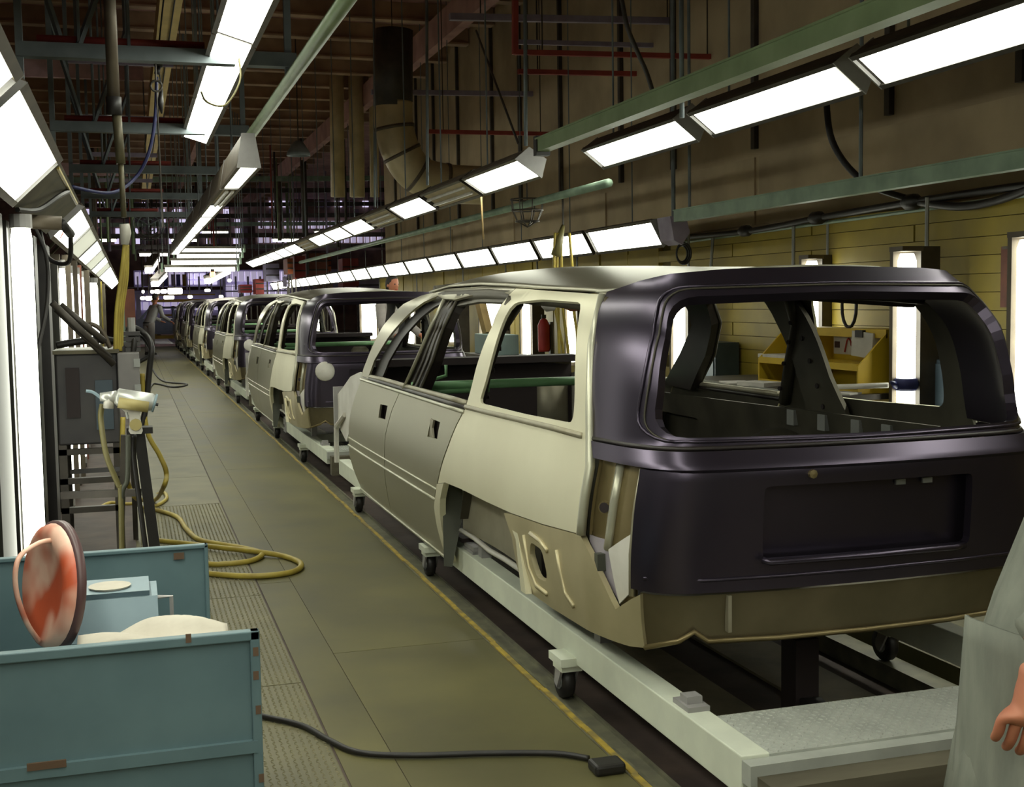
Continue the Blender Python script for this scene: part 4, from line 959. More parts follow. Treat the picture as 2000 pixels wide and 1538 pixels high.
pipe('lamp_cable', curve([at(467, 115, 7.5), at(468, 160, 7.4), at(440, 205, 7.3), at(405, 200, 7.2), at(393, 180, 7.1)]), .006, 'hose_olive', 'thin cable looped below the overhead lights', 'cable')
t = thing('wall_fan', 'round wire fan guard hanging behind the hose bundle', 'fan', tuple(at(290, 440, 24)))
for k in range(3):
    r_ = .28 - .08 * k
    MB().tube([(r_ * math.cos(a), .02 * k, r_ * math.sin(a)) for a in [j * math.pi / 10 for j in range(21)]], .012, 5).build('guard_ring', 'steel_blue', t)
for a in (.5, 2.6, 4.7): MB().tube([(0, 0, 0), (.28 * math.cos(a), .02, .28 * math.sin(a))], .012, 5).build('spoke', 'steel_blue', t)
MB().tube([(0, 0, 0), (0, .1, 3.2)], .012, 5).build('hanger', 'steel_blue', t)

# green pipes feeding the far light rows
pipe('green_pipe', [(1.02, 2.0, 2.87), (1.02, 11.3, 2.87)], .042, 'pipe_green', 'pale green pipe running along overhead left of the line', 'pipe')
t = thing('green_channel', 'green steel channel running along above the big right lights', 'channel', (3.30, 2, 2.72))
MB().box(-.05, .05, 0, 7.75, -.05, .05).build('channel', 'pipe_green', t)
MB().box(-.065, .055, 0, 7.75, .05, .062).build('top_flange', 'pipe_green', t)
MB().box(-.06, .06, 7.72, 7.80, -.08, .08).build('end_clamp', 'rubber', t)
pipe('grey_conduit', [(3.62, 3.0, 2.80), (3.62, 38, 2.80)], .012, 'housing_brown', 'thin conduit running above the upper right light rows', 'conduit')
pipe('green_pipe', [(3.95, 9.9, 2.44), (3.95, 30, 2.44)], .038, 'channel_green', 'grey-green pipe running below the long upper right row', 'pipe')
t = thing('pale_green_channel', 'pale green channel along the wall continuing the low right light row', 'channel', (4.80, 3.5, 2.19))
MB().box(-.04, .04, 0, 6.85, -.05, .05).build('channel', 'channel_green', t)
MB().box(-.05, .04, 0, 6.85, .05, .06).build('flange', 'channel_green', t)
for y in (1.2, 3.9, 6.6): MB().tube([(0, y, .06), (0, y, 4.0)], .014, 6).build('hanger', 'steel_blue', t)
t = thing('row_end_box', 'grey junction box with black plug at near end of low right lights', 'junction box', (4.83, 10.45, 2.10))
MB().prism([(-.06, .10), (.10, .10), (.14, -.05), (.06, -.16), (-.02, -.12)], 'y', 0, .30).build('box', 'steel_violet', t)
MB().tube([(.06, -.05, .10), (.06, -.25, .10)], .045, 10).build('plug', 'rubber', t, True)
for k in range(3):
    MB().tube([(.10 + (.075 - .01 * k) * math.cos(a), .05 + .02 * k, -.24 + (.10 - .012 * k) * math.sin(a)) for a in [j * math.pi / 9 for j in range(19)]], .009, 5).build('cable_coil', 'rubber', t)
MB().tube([(.02, .1, .10), (.02, .1, 3.9)], .02, 6).build('hanger', 'steel_blue', t)
# black cable along the yellow wall top
t = thing('wall_cable', 'thick black cable with round joints along the top of the yellow wall', 'cable', (5.70, 8, 2.12))
MB().tube(curve([(0, 4.3, -.02), (0, 2.7, -.04), (0, 1.4, .0), (0, .1, .03), (0, -1.2, .04), (0, -3.0, .02)]), .028, 8).build('cable', 'rubber', t, True)
for y, r_, z in ((2.75, .055, -.035), (1.45, .058, .0), (.1, .062, .03)):
    MB().tube([(0, y + .11, z), (0, y + .05, z), (0, y - .05, z), (0, y - .11, z)], [.03, r_, r_, .03], 10).build('joint', 'rubber', t, True)
MB().tube(curve([(-.35, .75, 1.0), (-.35, .65, .55), (-.20, .45, .22), (0, .12, .05)]), .026, 8).build('drop_cable', 'rubber', t, True)
MB().tube(curve([(0, .0, .02), (0, -.5, -.05), (0, -1.0, -.02), (0, -1.6, .12)]), .03, 8).build('slack_cable', 'rubber', t, True)
MB().tube([(.06, 4.3, -.07), (.06, -3.2, -.0)], .016, 6).build('carrier', 'channel_green', t)
for y, bend in ((.05, 0), (2.0, .0), (3.6, .25)):
    MB().tube([(.03, y - .1, -.02), (.03, y - .1 + bend * .3, -.5), (.03, y - .1 + bend, -1.0), (.03, y - .1 + bend, -1.45)], .016, 6).build('conduit', 'galv', t)
# right upper steel
def hbar(px0, py0, px1, py1, Y, h, m, label, nm='overhead_bar'):
    a = at(px0, py0, Y); b = at(px1, py1, Y)
    t = thing(nm, label, 'steel bar', tuple((a + b) / 2)); c_ = (a + b) / 2
    MB().bar(a - c_, b - c_, h, h).build('bar', m, t)
    for q in ((a.lerp(b, .12), a.lerp(b, .88)) if abs(a.z - b.z) < 1 else ()):
        MB().tube([q - c_, (q.x - c_.x, q.y - c_.y, 6.3 - c_.z)], .008, 5).build('hanger', 'steel_dark', t)
hbar(1006, -60, 1006, 106, 12, .055, 'red_steel', 'upright red steel bar hanging top centre right')
hbar(1006, 102, 1430, 112, 12, .05, 'red_steel', 'upper red steel bar across the top right')
hbar(1012, 140, 1320, 146, 14, .055, 'red_steel', 'middle red steel bar across the top right')
hbar(835, 257, 1085, 262, 17, .055, 'red_steel', 'lowest red steel bar in front of the duct')
hbar(878, 33, 1358, 42, 13, .07, 'steel_violet', 'topmost steel bar tinted with pale violet light across the top right')  # violet light on the violet bars is put into their colour
hbar(1010, 82, 1320, 90, 13.5, .05, 'steel_violet', 'steel bar tinted with dim violet light above the upper red bar')
hbar(725, 180, 1072, 184, 18, .07, 'steel_violet', 'steel bar tinted with pale violet light, left above the duct')
hbar(1325, 138, 1560, 146, 16, .10, 'steel_blue', 'blue-grey steel bar behind the green channel')
for k, (px, y0, py1, Y, lab) in enumerate(((1025, -80, 285, 10.45, 'grey hanger rod meeting the near end of the long upper right row'), (833, -80, 362, 14.2, 'grey hanger rod at the third upper right fixture'), (730, -80, 405, 19, 'thin grey hanger rod above the fifth upper right fixture'), (1330, -80, 230, 8.0, 'blue-grey hanger rod behind the green channel'))):
    pipe('hanger_rod', [at(px, y0, Y), at(px + 2, py1, Y)], .018, 'steel_blue', lab, 'rod')
pipe('braided_cable', curve([at(1205, -60, 9.5), at(1222, 40, 9.5), at(1240, 90, 9.5), at(1262, 140, 9.5), at(1275, 180, 9.5)]), .02, 'steel_dark', 'slanting twisted cable running down to the green channel', 'cable')
pipe('brace_rod', [at(930, 60, 13), at(1012, 280, 11)], .012, 'steel_dark', 'thin slanting brace rod left of the red upright', 'rod')
# duct elbow
t = thing('air_duct', 'beige sheet metal air duct elbow under the dark roof', 'duct', tuple(at(800, 300, 18)))
b0 = Vector(t.location)
dp = [at(768, 200, 18), at(770, 250, 18), at(785, 300, 18), at(815, 340, 18), at(870, 358, 18), at(940, 362, 18)]
MB().tube([p - b0 for p in curve(dp)], [.29] * (5 * 8 + 1), 16).build('elbow', 'duct', t, True)
MB().tube([at(768, 60, 18) - b0, at(768, 210, 18) - b0], .29, 16).build('riser', 'steel_dark', t, True)  # riser coloured dark to carry the gloom under the roof
for k in (1, 2, 3, 4):
    p = dp[k] - b0; d = (dp[k + 1] - dp[k - 1]).normalized()
    MB().tube([p - d * .025, p + d * .025], .305, 16).build('seam_band', 'housing_brown', t, True)
for i, (px, wd) in enumerate(((694, .16), (656, .15), (728, .10))):
    p0 = at(px, 60, 26); p1 = at(px + 4, 385, 26)
    pipe('vertical_duct', [p0, p1], wd, 'duct', '%s of three vertical duct pipes beside the elbow' % ('rightmost' if px == 728 else 'middle' if px == 694 else 'leftmost'), 'duct', 'vertical duct pipes')
t = thing('hanging_lamp', 'round dim lamp hanging under the roof left of the ducts', 'lamp', tuple(at(583, 300, 22)))
MB().lathe([(.05, .22), (.10, .18), (.20, .02), (.21, -.04), (.17, -.04), (.14, .08)], n=16).build('shade', 'steel_blue', t, True)
MB().tube([(0, 0, .2), (0, 0, 2.2)], .012, 5).build('cord', 'steel_dark', t)
t = thing('wire_basket', 'dark wire basket hanging below the long upper right row', 'basket', tuple(at(1030, 415, 12)))
for z, r_ in ((.13, .17), (.02, .16), (-.09, .12)):
    MB().tube([(r_ * math.cos(a), r_ * math.sin(a), z) for a in [j * math.pi / 8 for j in range(17)]], .008, 5).build('hoop', 'steel_dark', t)
for j in range(8):
    a = j * math.pi / 4
    MB().tube([(.17 * math.cos(a), .17 * math.sin(a), .13), (.16 * math.cos(a), .16 * math.sin(a), .02), (.11 * math.cos(a), .11 * math.sin(a), -.09), (0, 0, -.15)], .006, 4).build('wire', 'steel_dark', t)
MB().tube([(.0, 0, .13), (0, 0, .45)], .008, 5).build('hook', 'steel_dark', t)
pipe('pull_string', [at(940, 385, 12), at(944, 468, 12)], .010, 'cardboard', 'pale pull cord hanging below the first unlit upper right fixture', 'cord')
# air tools and yellow hoses hanging right of the line
t = thing('tool_hanger', 'cluster of air tools on yellow hoses hanging beyond the near wagon', 'air tools', tuple(at(1090, 520, 12.4)))
b0 = Vector(t.location)
for k, (x0, x1, x2) in enumerate(((1090, 1088, 1092), (1095, 1097, 1110), (1084, 1082, 1100), (1112, 1118, 1132))):
    MB().tube(curve([at(x0, 455, 12.4) - b0, at(x1, 530, 12.4) - b0, at(x1 + 2, 600, 12.4 + .1 * k) - b0, at(x2, 690, 12.4 + .1 * k) - b0, at(x2 + 8, 820, 12.4 + .1 * k) - b0]), .016, 6).build('yellow_hose', 'hose_yellow', t, True)
MB().tube([at(1062, 592, 12.3) - b0, at(1070, 597, 12.3) - b0, at(1082, 596, 12.3) - b0], [.05, .07, .06], 10).build('balancer', 'cap_grey', t, True)
MB().tube([at(1100, 592, 12.3) - b0, at(1118, 596, 12.3) - b0, at(1134, 598, 12.3) - b0], [.05, .075, .05], 10).build('red_tool', 'board_red', t, True)
MB().tube([at(1086, 500, 12.4) - b0, at(1094, 462, 12.4) - b0, at(1100, 440, 12.4) - b0], [.06, .04, .02], 8).build('clamp', 'hose_olive', t, True)
MB().tube([at(1100, 440, 12.4) - b0, at(1098, 330, 12.4) - b0], .012, 5).build('line', 'steel_dark', t)

# ------------------------------------------------------------------ right side: yellow rack, bench, lockers
t = thing('yellow_rack', 'bright yellow steel shelf rack with sloping sides on the bench', 'rack', (5.05, 7.80, .73))
side = [(0, 0), (.42, 0), (.42, .46), (.26, .46), (.0, .20)]
for y in (0, 1.48): MB().prism(side, 'y', y, y + .02).build('side_panel', 'bench_yellow', t)
MB().prism(side, 'y', .98, .99).build('divider', 'bench_yellow', t)
MB().box(.40, .42, .02, 1.48, .0, .46).build('back_panel', 'bench_yellow', t)
MB().box(.05, .40, .02, 1.48, .19, .205).build('shelf', 'bench_yellow', t)
MB().box(.0, .015, .02, 1.48, .165, .215).build('shelf_lip', 'bench_yellow', t)
MB().box(.24, .42, .0, 1.50, .445, .465).build('top', 'bench_yellow', t)
MB().box(.23, .245, .0, 1.50, .40, .465).build('top_lip', 'bench_yellow', t)
MB().box(.0, .015, .02, 1.48, .0, .03).build('base_lip', 'bench_yellow', t)
sgn = MB().box(.385, .398, .25, .95, .25, .40).build('sign_plate', 'paper', t)
MB().box(.380, .386, .86, .93, .30, .35).build('dark_mark', 'ink_dark', sgn)
MB().tube(curve([(.38, .78, .27), (.38, .74, .37), (.38, .70, .36), (.38, .68, .32), (.38, .63, .35), (.38, .58, .32), (.38, .53, .36), (.38, .46, .33)]), .008, 4).build('red_script', 'ink_red', sgn)
MB().box(.380, .386, .45, .66, .270, .285).build('dark_line', 'ink_dark', sgn)
o = MB().box(.21, .225, .16, .44, .235, .425).build('clipped_sheet', 'paper'); o.location = (5.05, 7.80, .73); o.rotation_euler = (.06, 0, 0)
tag(o, 'white paper sheet clipped to the front of the yellow rack', 'paper')
o = MB().box(.200, .232, .26, .36, .40, .455).build('bulldog_clip', 'rubber'); o.location = (5.05, 7.80, .73); tag(o, 'black clip holding the sheet on the yellow rack', 'clip')
p = at(1657, 640, 8.45)
pipe('hook_wire', [Vector((5.32, 8.35, 1.20)) + Vector((0, .10 * math.cos(a), .16 + .16 * math.sin(a))) for a in [2.2 + k * .42 for k in range(13)]], .013, 'rubber', 'black horseshoe shaped wire standing on top of the rack', 'wire')
o = MB().box(0, .26, 0, .5, 0, .03).build('paper_stack', 'paper'); o.location = (5.08, 8.86, .937); tag(o, 'stack of papers on the middle shelf of the yellow rack', 'papers')
t = thing('work_bench', 'dark steel work bench carrying the yellow rack along the wall', 'bench', (4.75, 7.72, 0))
MB().box(0, .76, 0, 2.5, .69, .73).build('top', 'steel_dark', t)
MB().box(-.01, .0, 0, 2.5, .68, .735).build('edge', 'galv', t)
for x in (.05, .70):
    for y in (.06, 2.42): MB().box(x - .03, x + .03, y - .03, y + .03, 0, .69).build('leg', 'steel_dark', t)
for k, (x, y, a) in enumerate(((4.85, 8.9, .3), (4.82, 9.25, -.2), (4.95, 7.9, .5))):
    o = MB().box(-.11, .11, -.15, .15, 0, .012 + .02 * (k == 0)).build('paper_sheet', 'paper'); o.location = (x, y, .73); o.rotation_euler = (0, 0, a)
    tag(o, ('thick loose papers on the bench before the yellow rack', 'loose papers at the left end of the bench', 'loose papers at the right end of the bench')[k], 'papers')
t = thing('rag_bundle', 'dark blue rag tied round the vertical lamp by the rack', 'rag', (5.30, 7.58, .80))
MB().lathe([(.07, -.04), (.085, -.02), (.09, .01), (.08, .045), (.07, .05)], n=12).build('wrap', 'tape_blue', t, True)
MB().tube([(.08, 0, .0), (.16, -.02, .01), (.22, .0, -.02)], [.03, .025, .008], 6).build('tail', 'tape_blue', t, True)
MB().tube([(-.08, 0, .0), (-.14, -.02, .03)], [.03, .01], 6).build('tail', 'tape_blue', t, True)
pipe('white_rod', [(4.72, 8.25, .752), (5.18, 7.62, .80)], .02, 'white_paint', 'white rod lying on the bench towards the tied rag', 'rod')
t = thing('blue_locker', 'dark blue-grey locker against the wall right of the tied rag', 'locker', (5.52, 7.35, 0))
o = MB().box(0, .24, 0, .42, 0, .98).build('body', 'locker_blue', t); bevel(o, .008)
MB().box(-.01, .0, .03, .39, .05, .95).build('door', 'locker_blue', t)
MB().box(.08, .11, .02, .05, .98, 1.10).build('bracket', 'galv', t)
t = thing('blue_locker', 'blue-grey locker against the wall beside the left window lamp', 'locker', (5.5, 11.0, 0))
MB().box(0, .26, 0, .55, 0, 1.0).build('body', 'locker_blue', t)
MB().box(-.01, 0, .03, .52, .05, .95).build('door', 'locker_blue', t)
t = thing('red_sheet', 'dark red sheet hung on the yellow wall at far right', 'notice', (5.76, 6.86, 1.35))
MB().box(0, .02, 0, .30, 0, .42).build('sheet', 'board_red', t)
MB().box(-.005, .0, .02, .28, .40, .42).build('top_strip', 'housing_brown', t)
o = MB().box(0, .34, 0, 1.05, 0, .28).build('pale_blue_box', 'box_blue'); o.location = (4.72, 16.05, .70); bevel(o, .01)
tag(o, 'pale blue box on a table beyond the near wagon', 'box')
t = thing('side_table', 'plain dark table under the pale blue box', 'table', (4.60, 15.8, 0))
MB().box(0, .6, 0, 1.5, .66, .70).build('top', 'steel_dark', t)
for x in (.05, .55):
    for y in (.05, 1.45): MB().box(x - .025, x + .025, y - .025, y + .025, 0, .66).build('leg', 'steel_dark', t)
o = MB().bar((4.85, 16.85, .99), (4.78, 17.05, 1.52), .12, .10).build('cardboard_tube', 'cardboard'); tag(o, 'tan cardboard piece leaning above the pale blue box', 'cardboard')
t = thing('fire_extinguisher', 'red fire extinguisher on the post right of the pale blue box', 'fire extinguisher', (5.32, 15.75, .75))
MB().lathe([(0, 0), (.075, .0), (.08, .03), (.08, .36), (.05, .43), (.02, .45)], n=14).build('cylinder', 'red_paint', t, True)
MB().box(-.03, .03, -.02, .02, .45, .50).build('valve', 'rubber', t)
MB().box(.08, .12, -.04, .04, -.75, .4).build('post', 'steel_dark', t)
# ------------------------------------------------------------------ people
def skin_body(name, joints, edges, material, parent, root=0, sub=2):
    me = bpy.data.meshes.new(name); me.from_pydata([j[0] for j in joints], edges, []); me.update()
    me.materials.append(MATS[material])
    o = link(name, me, parent)
    sk_ = o.modifiers.new('skin', 'SKIN'); sk_.use_smooth_shade = True
    for k, v_ in enumerate(me.skin_vertices[0].data):
        r_ = joints[k][1]; v_.radius = r_ if isinstance(r_, tuple) else (r_, r_); v_.use_root = (k == root)
    s_ = o.modifiers.new('smooth', 'SUBSURF'); s_.levels = sub; s_.render_levels = sub
    return o
def ell(cx, cy, z, rx, ry, n=28, wob=0.0, ph=0.0, k_=9):
    return [(cx + rx * math.cos(a) * (1 + wob * math.sin(k_ * a + ph)), cy + ry * math.sin(a) * (1 + wob * math.sin(k_ * a + ph)), z) for a in [2 * math.pi * j / n for j in range(n)]]
def head_part(parent, c, rot=0.0, hair='hair'):
    # head with face, facing -y before rotation
    h = bpy.data.objects.new('head', None)
    m = MB(); n = 20; rr = []
    prof = [(-.115, .03, .035), (-.10, .05, .055), (-.07, .062, .075), (-.03, .072, .088), (.02, .076, .095), (.07, .072, .090), (.10, .055, .068), (.12, .02, .03)]
    for z, rx, ry in prof:
        ring = []
        for j in range(n):
            a = 2 * math.pi * j / n; x = rx * math.cos(a); y = ry * math.sin(a)
            if math.sin(a) < -.85 and -.05 < z < .03: y -= .012 if z < 0 else .004
            ring.append((x, y, z))
        rr.append(ring)
    m.rings(rr)
    R = Matrix.Rotation(rot, 4, 'Z')
    def place(mb, nm, mt, sm=True):
        mb.v = [tuple(Vector(c) + (R @ Vector(p))) for p in mb.v]
        return mb.build(nm, mt, parent, sm)
    place(m, 'head', 'skin')
    nb = MB(); nb.rings([[(-.012, -.085, -.025), (.012, -.085, -.025), (.0, -.085, -.020)], [(-.012, -.108, -.022), (.012, -.108, -.022), (0, -.095, .0)], [(-.006, -.09, .03), (.006, -.09, .03), (0, -.088, .034)]])
    place(nb, 'nose', 'skin')
    for s in (-1, 1):
        place(MB().lathe([(0, -.006), (.012, -.003), (.012, .003), (0, .006)], (s * .03, -.088, .012), 8, 'y'), 'eye', 'ink_dark')
        place(MB().lathe([(0, -.006), (.022, -.004), (.024, .004), (0, .008)], (s * .077, .01, -.005), 10, 'x'), 'ear', 'skin')
    place(MB().box(-.022, .022, -.090, -.080, -.062, -.056), 'mouth', 'ink_red', False)
    hm = MB(); rr = []
    for z, rx, ry, oy in ((-.06, .070, .075, .03), (.0, .083, .085, .026), (.06, .084, .094, .012), (.10, .070, .080, .006), (.135, .03, .035, .005)):
        rr.append([(rx * math.cos(2 * math.pi * j / n), oy + ry * math.sin(2 * math.pi * j / n), z) for j in range(n)])
    hm.rings(rr); place(hm, 'hair', hair)
    bpy.data.objects.remove(h)
def hand(parent, wrist, direction, palm_side, material='skin', curl=.5, s=1.0):
    # five separate bent fingers rooted in a palm
    d = Vector(direction).normalized(); a = Vector(palm_side).normalized(); a = (a - d * a.dot(d)).normalized(); n = d.cross(a)
    W_ = Vector(wrist); J = [(tuple(W_), (.024 * s, .020 * s)), (tuple(W_ + d * .05 * s), (.036 * s, .019 * s)), (tuple(W_ + d * .085 * s), (.038 * s, .016 * s))]; E_ = [(0, 1), (1, 2)]
    lens = [.075, .085, .080, .062]
    for k in range(4):
        off = a * ((-.030 + .020 * k) * s); b = W_ + d * .090 * s + off
        i = len(J); J.append((tuple(b), (.0095 * s, .0095 * s))); E_.append((2, i)); p = b; dd = d
        for q in range(3):
            dd = (dd + n * curl * (.45 + .15 * q)).normalized(); p = p + dd * lens[k] * s * (.45, .32, .25)[q]
            J.append((tuple(p), (.0088 * s - .0008 * q,) * 2)); E_.append((len(J) - 2, len(J) - 1))
    i = len(J); p = W_ + d * .035 * s - a * .034 * s; J.append((tuple(p), (.013 * s, .013 * s))); E_.append((1, i)); dd = (d * .7 - a * .7 + n * .2).normalized()
    for q in range(2):
        p = p + dd * .034 * s; dd = (dd + d * .4 + n * .25).normalized(); J.append((tuple(p), (.0105 * s, .0105 * s))); E_.append((len(J) - 2, len(J) - 1))
    return skin_body('hand', J, E_, material, parent, 0, 2)
def standing_person(label, loc, rot, shirt, trous, hairm='hair', lean=0.0, armfwd=(.15, .35)):
    t = thing('person', label, 'person', loc, rot)
    dy = -lean
    J = [((0, 0, .93), (.15, .11)), ((0, dy * .4, 1.12), (.14, .105)), ((0, dy * .8, 1.33), (.165, .11)), ((0, dy, 1.46), (.09, .07)), ((0, dy, 1.53), .05), ((0, dy - .01, 1.60), .06)]
    E_ = [(0, 1), (1, 2), (2, 3), (3, 4), (4, 5)]
    for s in (-1, 1):
        i = len(J)
        J += [((s * .10, 0, .86), .088), ((s * .105, -.02, .48), .060), ((s * .105, .02, .10), .042), ((s * .11, -.10, .04), .036)]
        E_ += [(0, i), (i, i + 1), (i + 1, i + 2), (i + 2, i + 3)]
        i = len(J)
        J += [((s * .19, dy, 1.42), .060), ((s * .235, dy - armfwd[0] * .4, 1.14), .045), ((s * .22, dy - armfwd[1], .98), .034)]
        E_ += [(2, i), (i, i + 1), (i + 1, i + 2)]
    skin_body('body', J, E_, 'skin', t, 0, 1)
    # clothes
    rg = [ell(0, dy * (z - .93) / .5 if z > .93 else 0, z, rx, ry, 24, .02, z * 9) for z, rx, ry in ((.86, .185, .145), (.95, .19, .145), (1.10, .18, .14), (1.25, .195, .145), (1.38, .205, .135), (1.46, .16, .11), (1.50, .085, .075))]
    MB().rings(rg).build('shirt', shirt, t, True)
    for s in (-1, 1):
        MB().tube([(s * .17, dy, 1.43), (s * .20, dy, 1.40), (s * .245, dy - armfwd[0] * .4, 1.14), (s * .225, dy - armfwd[1] * .92, 1.0)], [.07, .078, .062, .05], 12).build('sleeve', shirt, t, True)
        MB().tube([(s * .095, 0, .95), (s * .10, 0, .80), (s * .105, -.02, .48), (s * .105, .02, .08)], [.115, .108, .078, .068], 14).build('trouser_leg', trous, t, True)
        MB().rings([ell(s * .11, -.03, .0, .048, .13, 16), ell(s * .11, -.03, .03, .05, .135, 16), ell(s * .11, .0, .08, .042, .08, 16)]).build('shoe', 'rubber', t, True)
        hand(t, (s * .22, dy - armfwd[1], .985), (0, -.8, -.4), (s, 0, 0), curl=.5)
    MB().tube([(0, 0, .93), (0, 0, .97)], .172, 20).build('belt', 'rubber', t)
    head_part(t, (0, dy - .02, 1.68), 0.0, hairm)
    return t
standing_person('worker in light grey shirt standing beyond the second wagon', (3.42, 16.6, 0), .5, 'shirt_grey', 'trousers')
standing_person('distant worker in grey leaning over at the far left of the line', (.50, 38, 0), 2.2, 'cap_grey', 'shirt_grey', lean=.25)

# worker at the right picture edge: only coat, pocket and hand are in view
t = thing('person', 'worker in grey-green coat with open side pocket, at the right picture edge', 'person', (1.785, 1.92, 0), 0)
J = [((0, 0, .93), (.16, .12)), ((.06, 0, 1.12), (.15, .12)), ((.16, 0, 1.33), (.17, .12)), ((.20, 0, 1.46), (.09, .07)), ((.21, -.01, 1.54), .05), ((.21, -.02, 1.60), .06)]
E_ = [(0, 1), (1, 2), (2, 3), (3, 4), (4, 5)]
for s in (-1, 1):
    i = len(J); J += [((s * .10, 0, .86), .09), ((s * .11, -.02, .48), .062), ((s * .11, .02, .10), .044), ((s * .11, -.10, .04), .036)]; E_ += [(0, i), (i, i + 1), (i + 1, i + 2), (i + 2, i + 3)]
    i = len(J); J += [((.16 + s * .19, 0, 1.42), .06), ((.16 + s * .20, -.20, 1.12) if s > 0 else (.0, -.27, 1.10), .046), ((.24, -.16, .88) if s > 0 else (-.36, -.23, .845), .034)]; E_ += [(2, i), (i, i + 1), (i + 1, i + 2)]
skin_body('body', J, E_, 'skin', t, 0, 1)
cs = [(.40, -.03, .285, .22), (.55, -.02, .27, .21), (.70, .0, .255, .20), (.85, .03, .235, .185), (1.0, .075, .215, .17), (1.12, .12, .205, .16), (1.25, .16, .215, .16), (1.38, .19, .225, .15), (1.46, .20, .17, .12), (1.51, .205, .09, .08)]
MB().rings([ell(cx, 0, z, rx, ry, 48, .028 if z < 1.2 else .01, z * 3, 8) for z, cx, rx, ry in cs]).build('coat', 'coat_grey', t, True)
# side pocket standing open on the left hip
o = MB().grid(lambda u, v_: (-.275 + .035 * u - .060 * math.sin(math.pi * v_) * (.3 + .7 * u), -.15 + .24 * v_, .38 + .44 * u + .02 * math.sin(math.pi * v_)), 10, 12).build('pocket', 'coat_grey', t, True)
mo = o.modifiers.new('cloth', 'SOLIDIFY'); mo.thickness = .008
for s in (-1, 1):
    sl = MB().tube([(.16 + s * .15, 0, 1.43), (.16 + s * .20, 0, 1.38), (.16 + s * .20, -.22, 1.12), (.11 + s * .16, -.15, .90)] if s > 0 else [(.01, 0, 1.43), (-.02, -.05, 1.38), (.0, -.28, 1.10), (-.345, -.235, .86)], [.075, .085, .070, .050], 14)
    sl.build('sleeve', 'coat_grey', t, True)
    MB().tube([(s * .07, 0, .95), (s * .08, 0, .80), (s * .10, -.02, .48), (s * .11, .02, .08)], [.085, .085, .08, .07], 14).build('trouser_leg', 'trousers', t, True)
    MB().rings([ell(s * .11, -.03, .0, .048, .13, 16), ell(s * .11, -.03, .03, .05, .135, 16), ell(s * .11, .0, .08, .042, .08, 16)]).build('shoe', 'rubber', t, True)
hand(t, (-.345, -.23, .825), (-.15, .05, -1.0), (-.80, .5, .0), curl=1.0, s=1.15)
hand(t, (.25, -.17, .88), (0, -.5, -.8), (1, 0, 0), curl=.5)
head_part(t, (.21, -.03, 1.68), .6)

# ------------------------------------------------------------------ the far end of the hall
def farbox(nm, px0, py0, px1, py1, Y, m, label, cat, group=None, dp=.3):
    a = at(px0, py1, Y); b = at(px1, py0, Y)
    x0, x1, z0, z1 = min(a.x, b.x), max(a.x, b.x), min(a.z, b.z), max(a.z, b.z)
    if nm != 'far_crate': return tag(MB().box(x0, x1, Y, Y + dp, z0, z1).build(nm, m), label, cat, group)
    t = thing(nm, label, cat, (x0, Y, 0), 0, group); w_ = x1 - x0
    MB().box(0, w_, 0, dp, z0, z1).build('bin', m, t)
    for x in (.02, w_ - .06): MB().box(x, x + .04, .1, .14, 0, z0).build('stand_leg', 'steel_dark', t)
    for z in (z0 + (z1 - z0) * .35, z0 + (z1 - z0) * .7): MB().box(0, w_, -.02, 0, z - .02, z + .02).build('band', 'steel_dark', t)
    return t
def farthing(nm, label, cat, Y, parts, group=None, dp=.3):
    t = thing(nm, label, cat, (0, Y, 0), 0, group)
    for (pn, px0, py0, px1, py1, m, dy) in parts:
        a = at(px0, py1, Y + dy); b = at(px1, py0, Y + dy)
        MB().box(min(a.x, b.x), max(a.x, b.x), dy, dy + dp, min(a.z, b.z), max(a.z, b.z)).build(pn, m, t)
    return t
# windows high on the back wall, each pane on its own
n_ = 0
for r_, (py0, py1) in enumerate(((392, 404), (408, 420), (428, 438), (446, 458), (466, 476))):
    for k in range(34):
        px = 152 + 18 * k + random.uniform(-3, 3)
        if random.random() < (.25 if px < 420 else .45): continue
        if px > 470 and r_ in (2,): continue
        wpx = random.choice((8, 11, 14))
        a = at(px, py1, 65.6); b = at(px + wpx, py0, 65.6)
        n_ += 1
        o = MB().box(a.x, b.x, 0, .2, a.z, b.z).build('window_%d' % n_, random.choice(('window_glow', 'window_glow', 'far_lilac', 'far_lilac')))
        o.location.y = 65.75; struct(o)
# mezzanine beam and platform
farthing('mezzanine', 'pale grey mezzanine deck with railing across the far end', 'platform', 56, [('deck', 250, 566, 620, 573, 'far_lilac', 0), ('deck_edge', 250, 558, 560, 562, 'cap_grey', .2)] + [('rail_post', 268 + 24 * k, 540, 270 + 24 * k, 566, 'far_lilac', 0) for k in range(14)] + [('column', 268, 573, 274, 655, 'far_lilac', .1), ('column', 470, 573, 476, 655, 'far_lilac', .1)])
farthing('yellow_gantry', 'yellow gantry frame over the far crossing car', 'gantry', 50, [('beam', 296, 583, 480, 591, 'far_yellow', 0), ('beam', 300, 574, 420, 578, 'far_yellow', .2), ('leg', 300, 591, 305, 655, 'far_yellow', 0), ('leg', 475, 591, 480, 655, 'far_yellow', 0), ('frame', 313, 598, 318, 622, 'far_yellow', .5), ('frame', 336, 598, 341, 622, 'far_yellow', .5), ('frame', 313, 614, 341, 618, 'far_yellow', .5)])
farbox('orange_column', 290, 536, 301, 560, 58, 'orange_paint', 'orange column above the far crossing car', 'column')
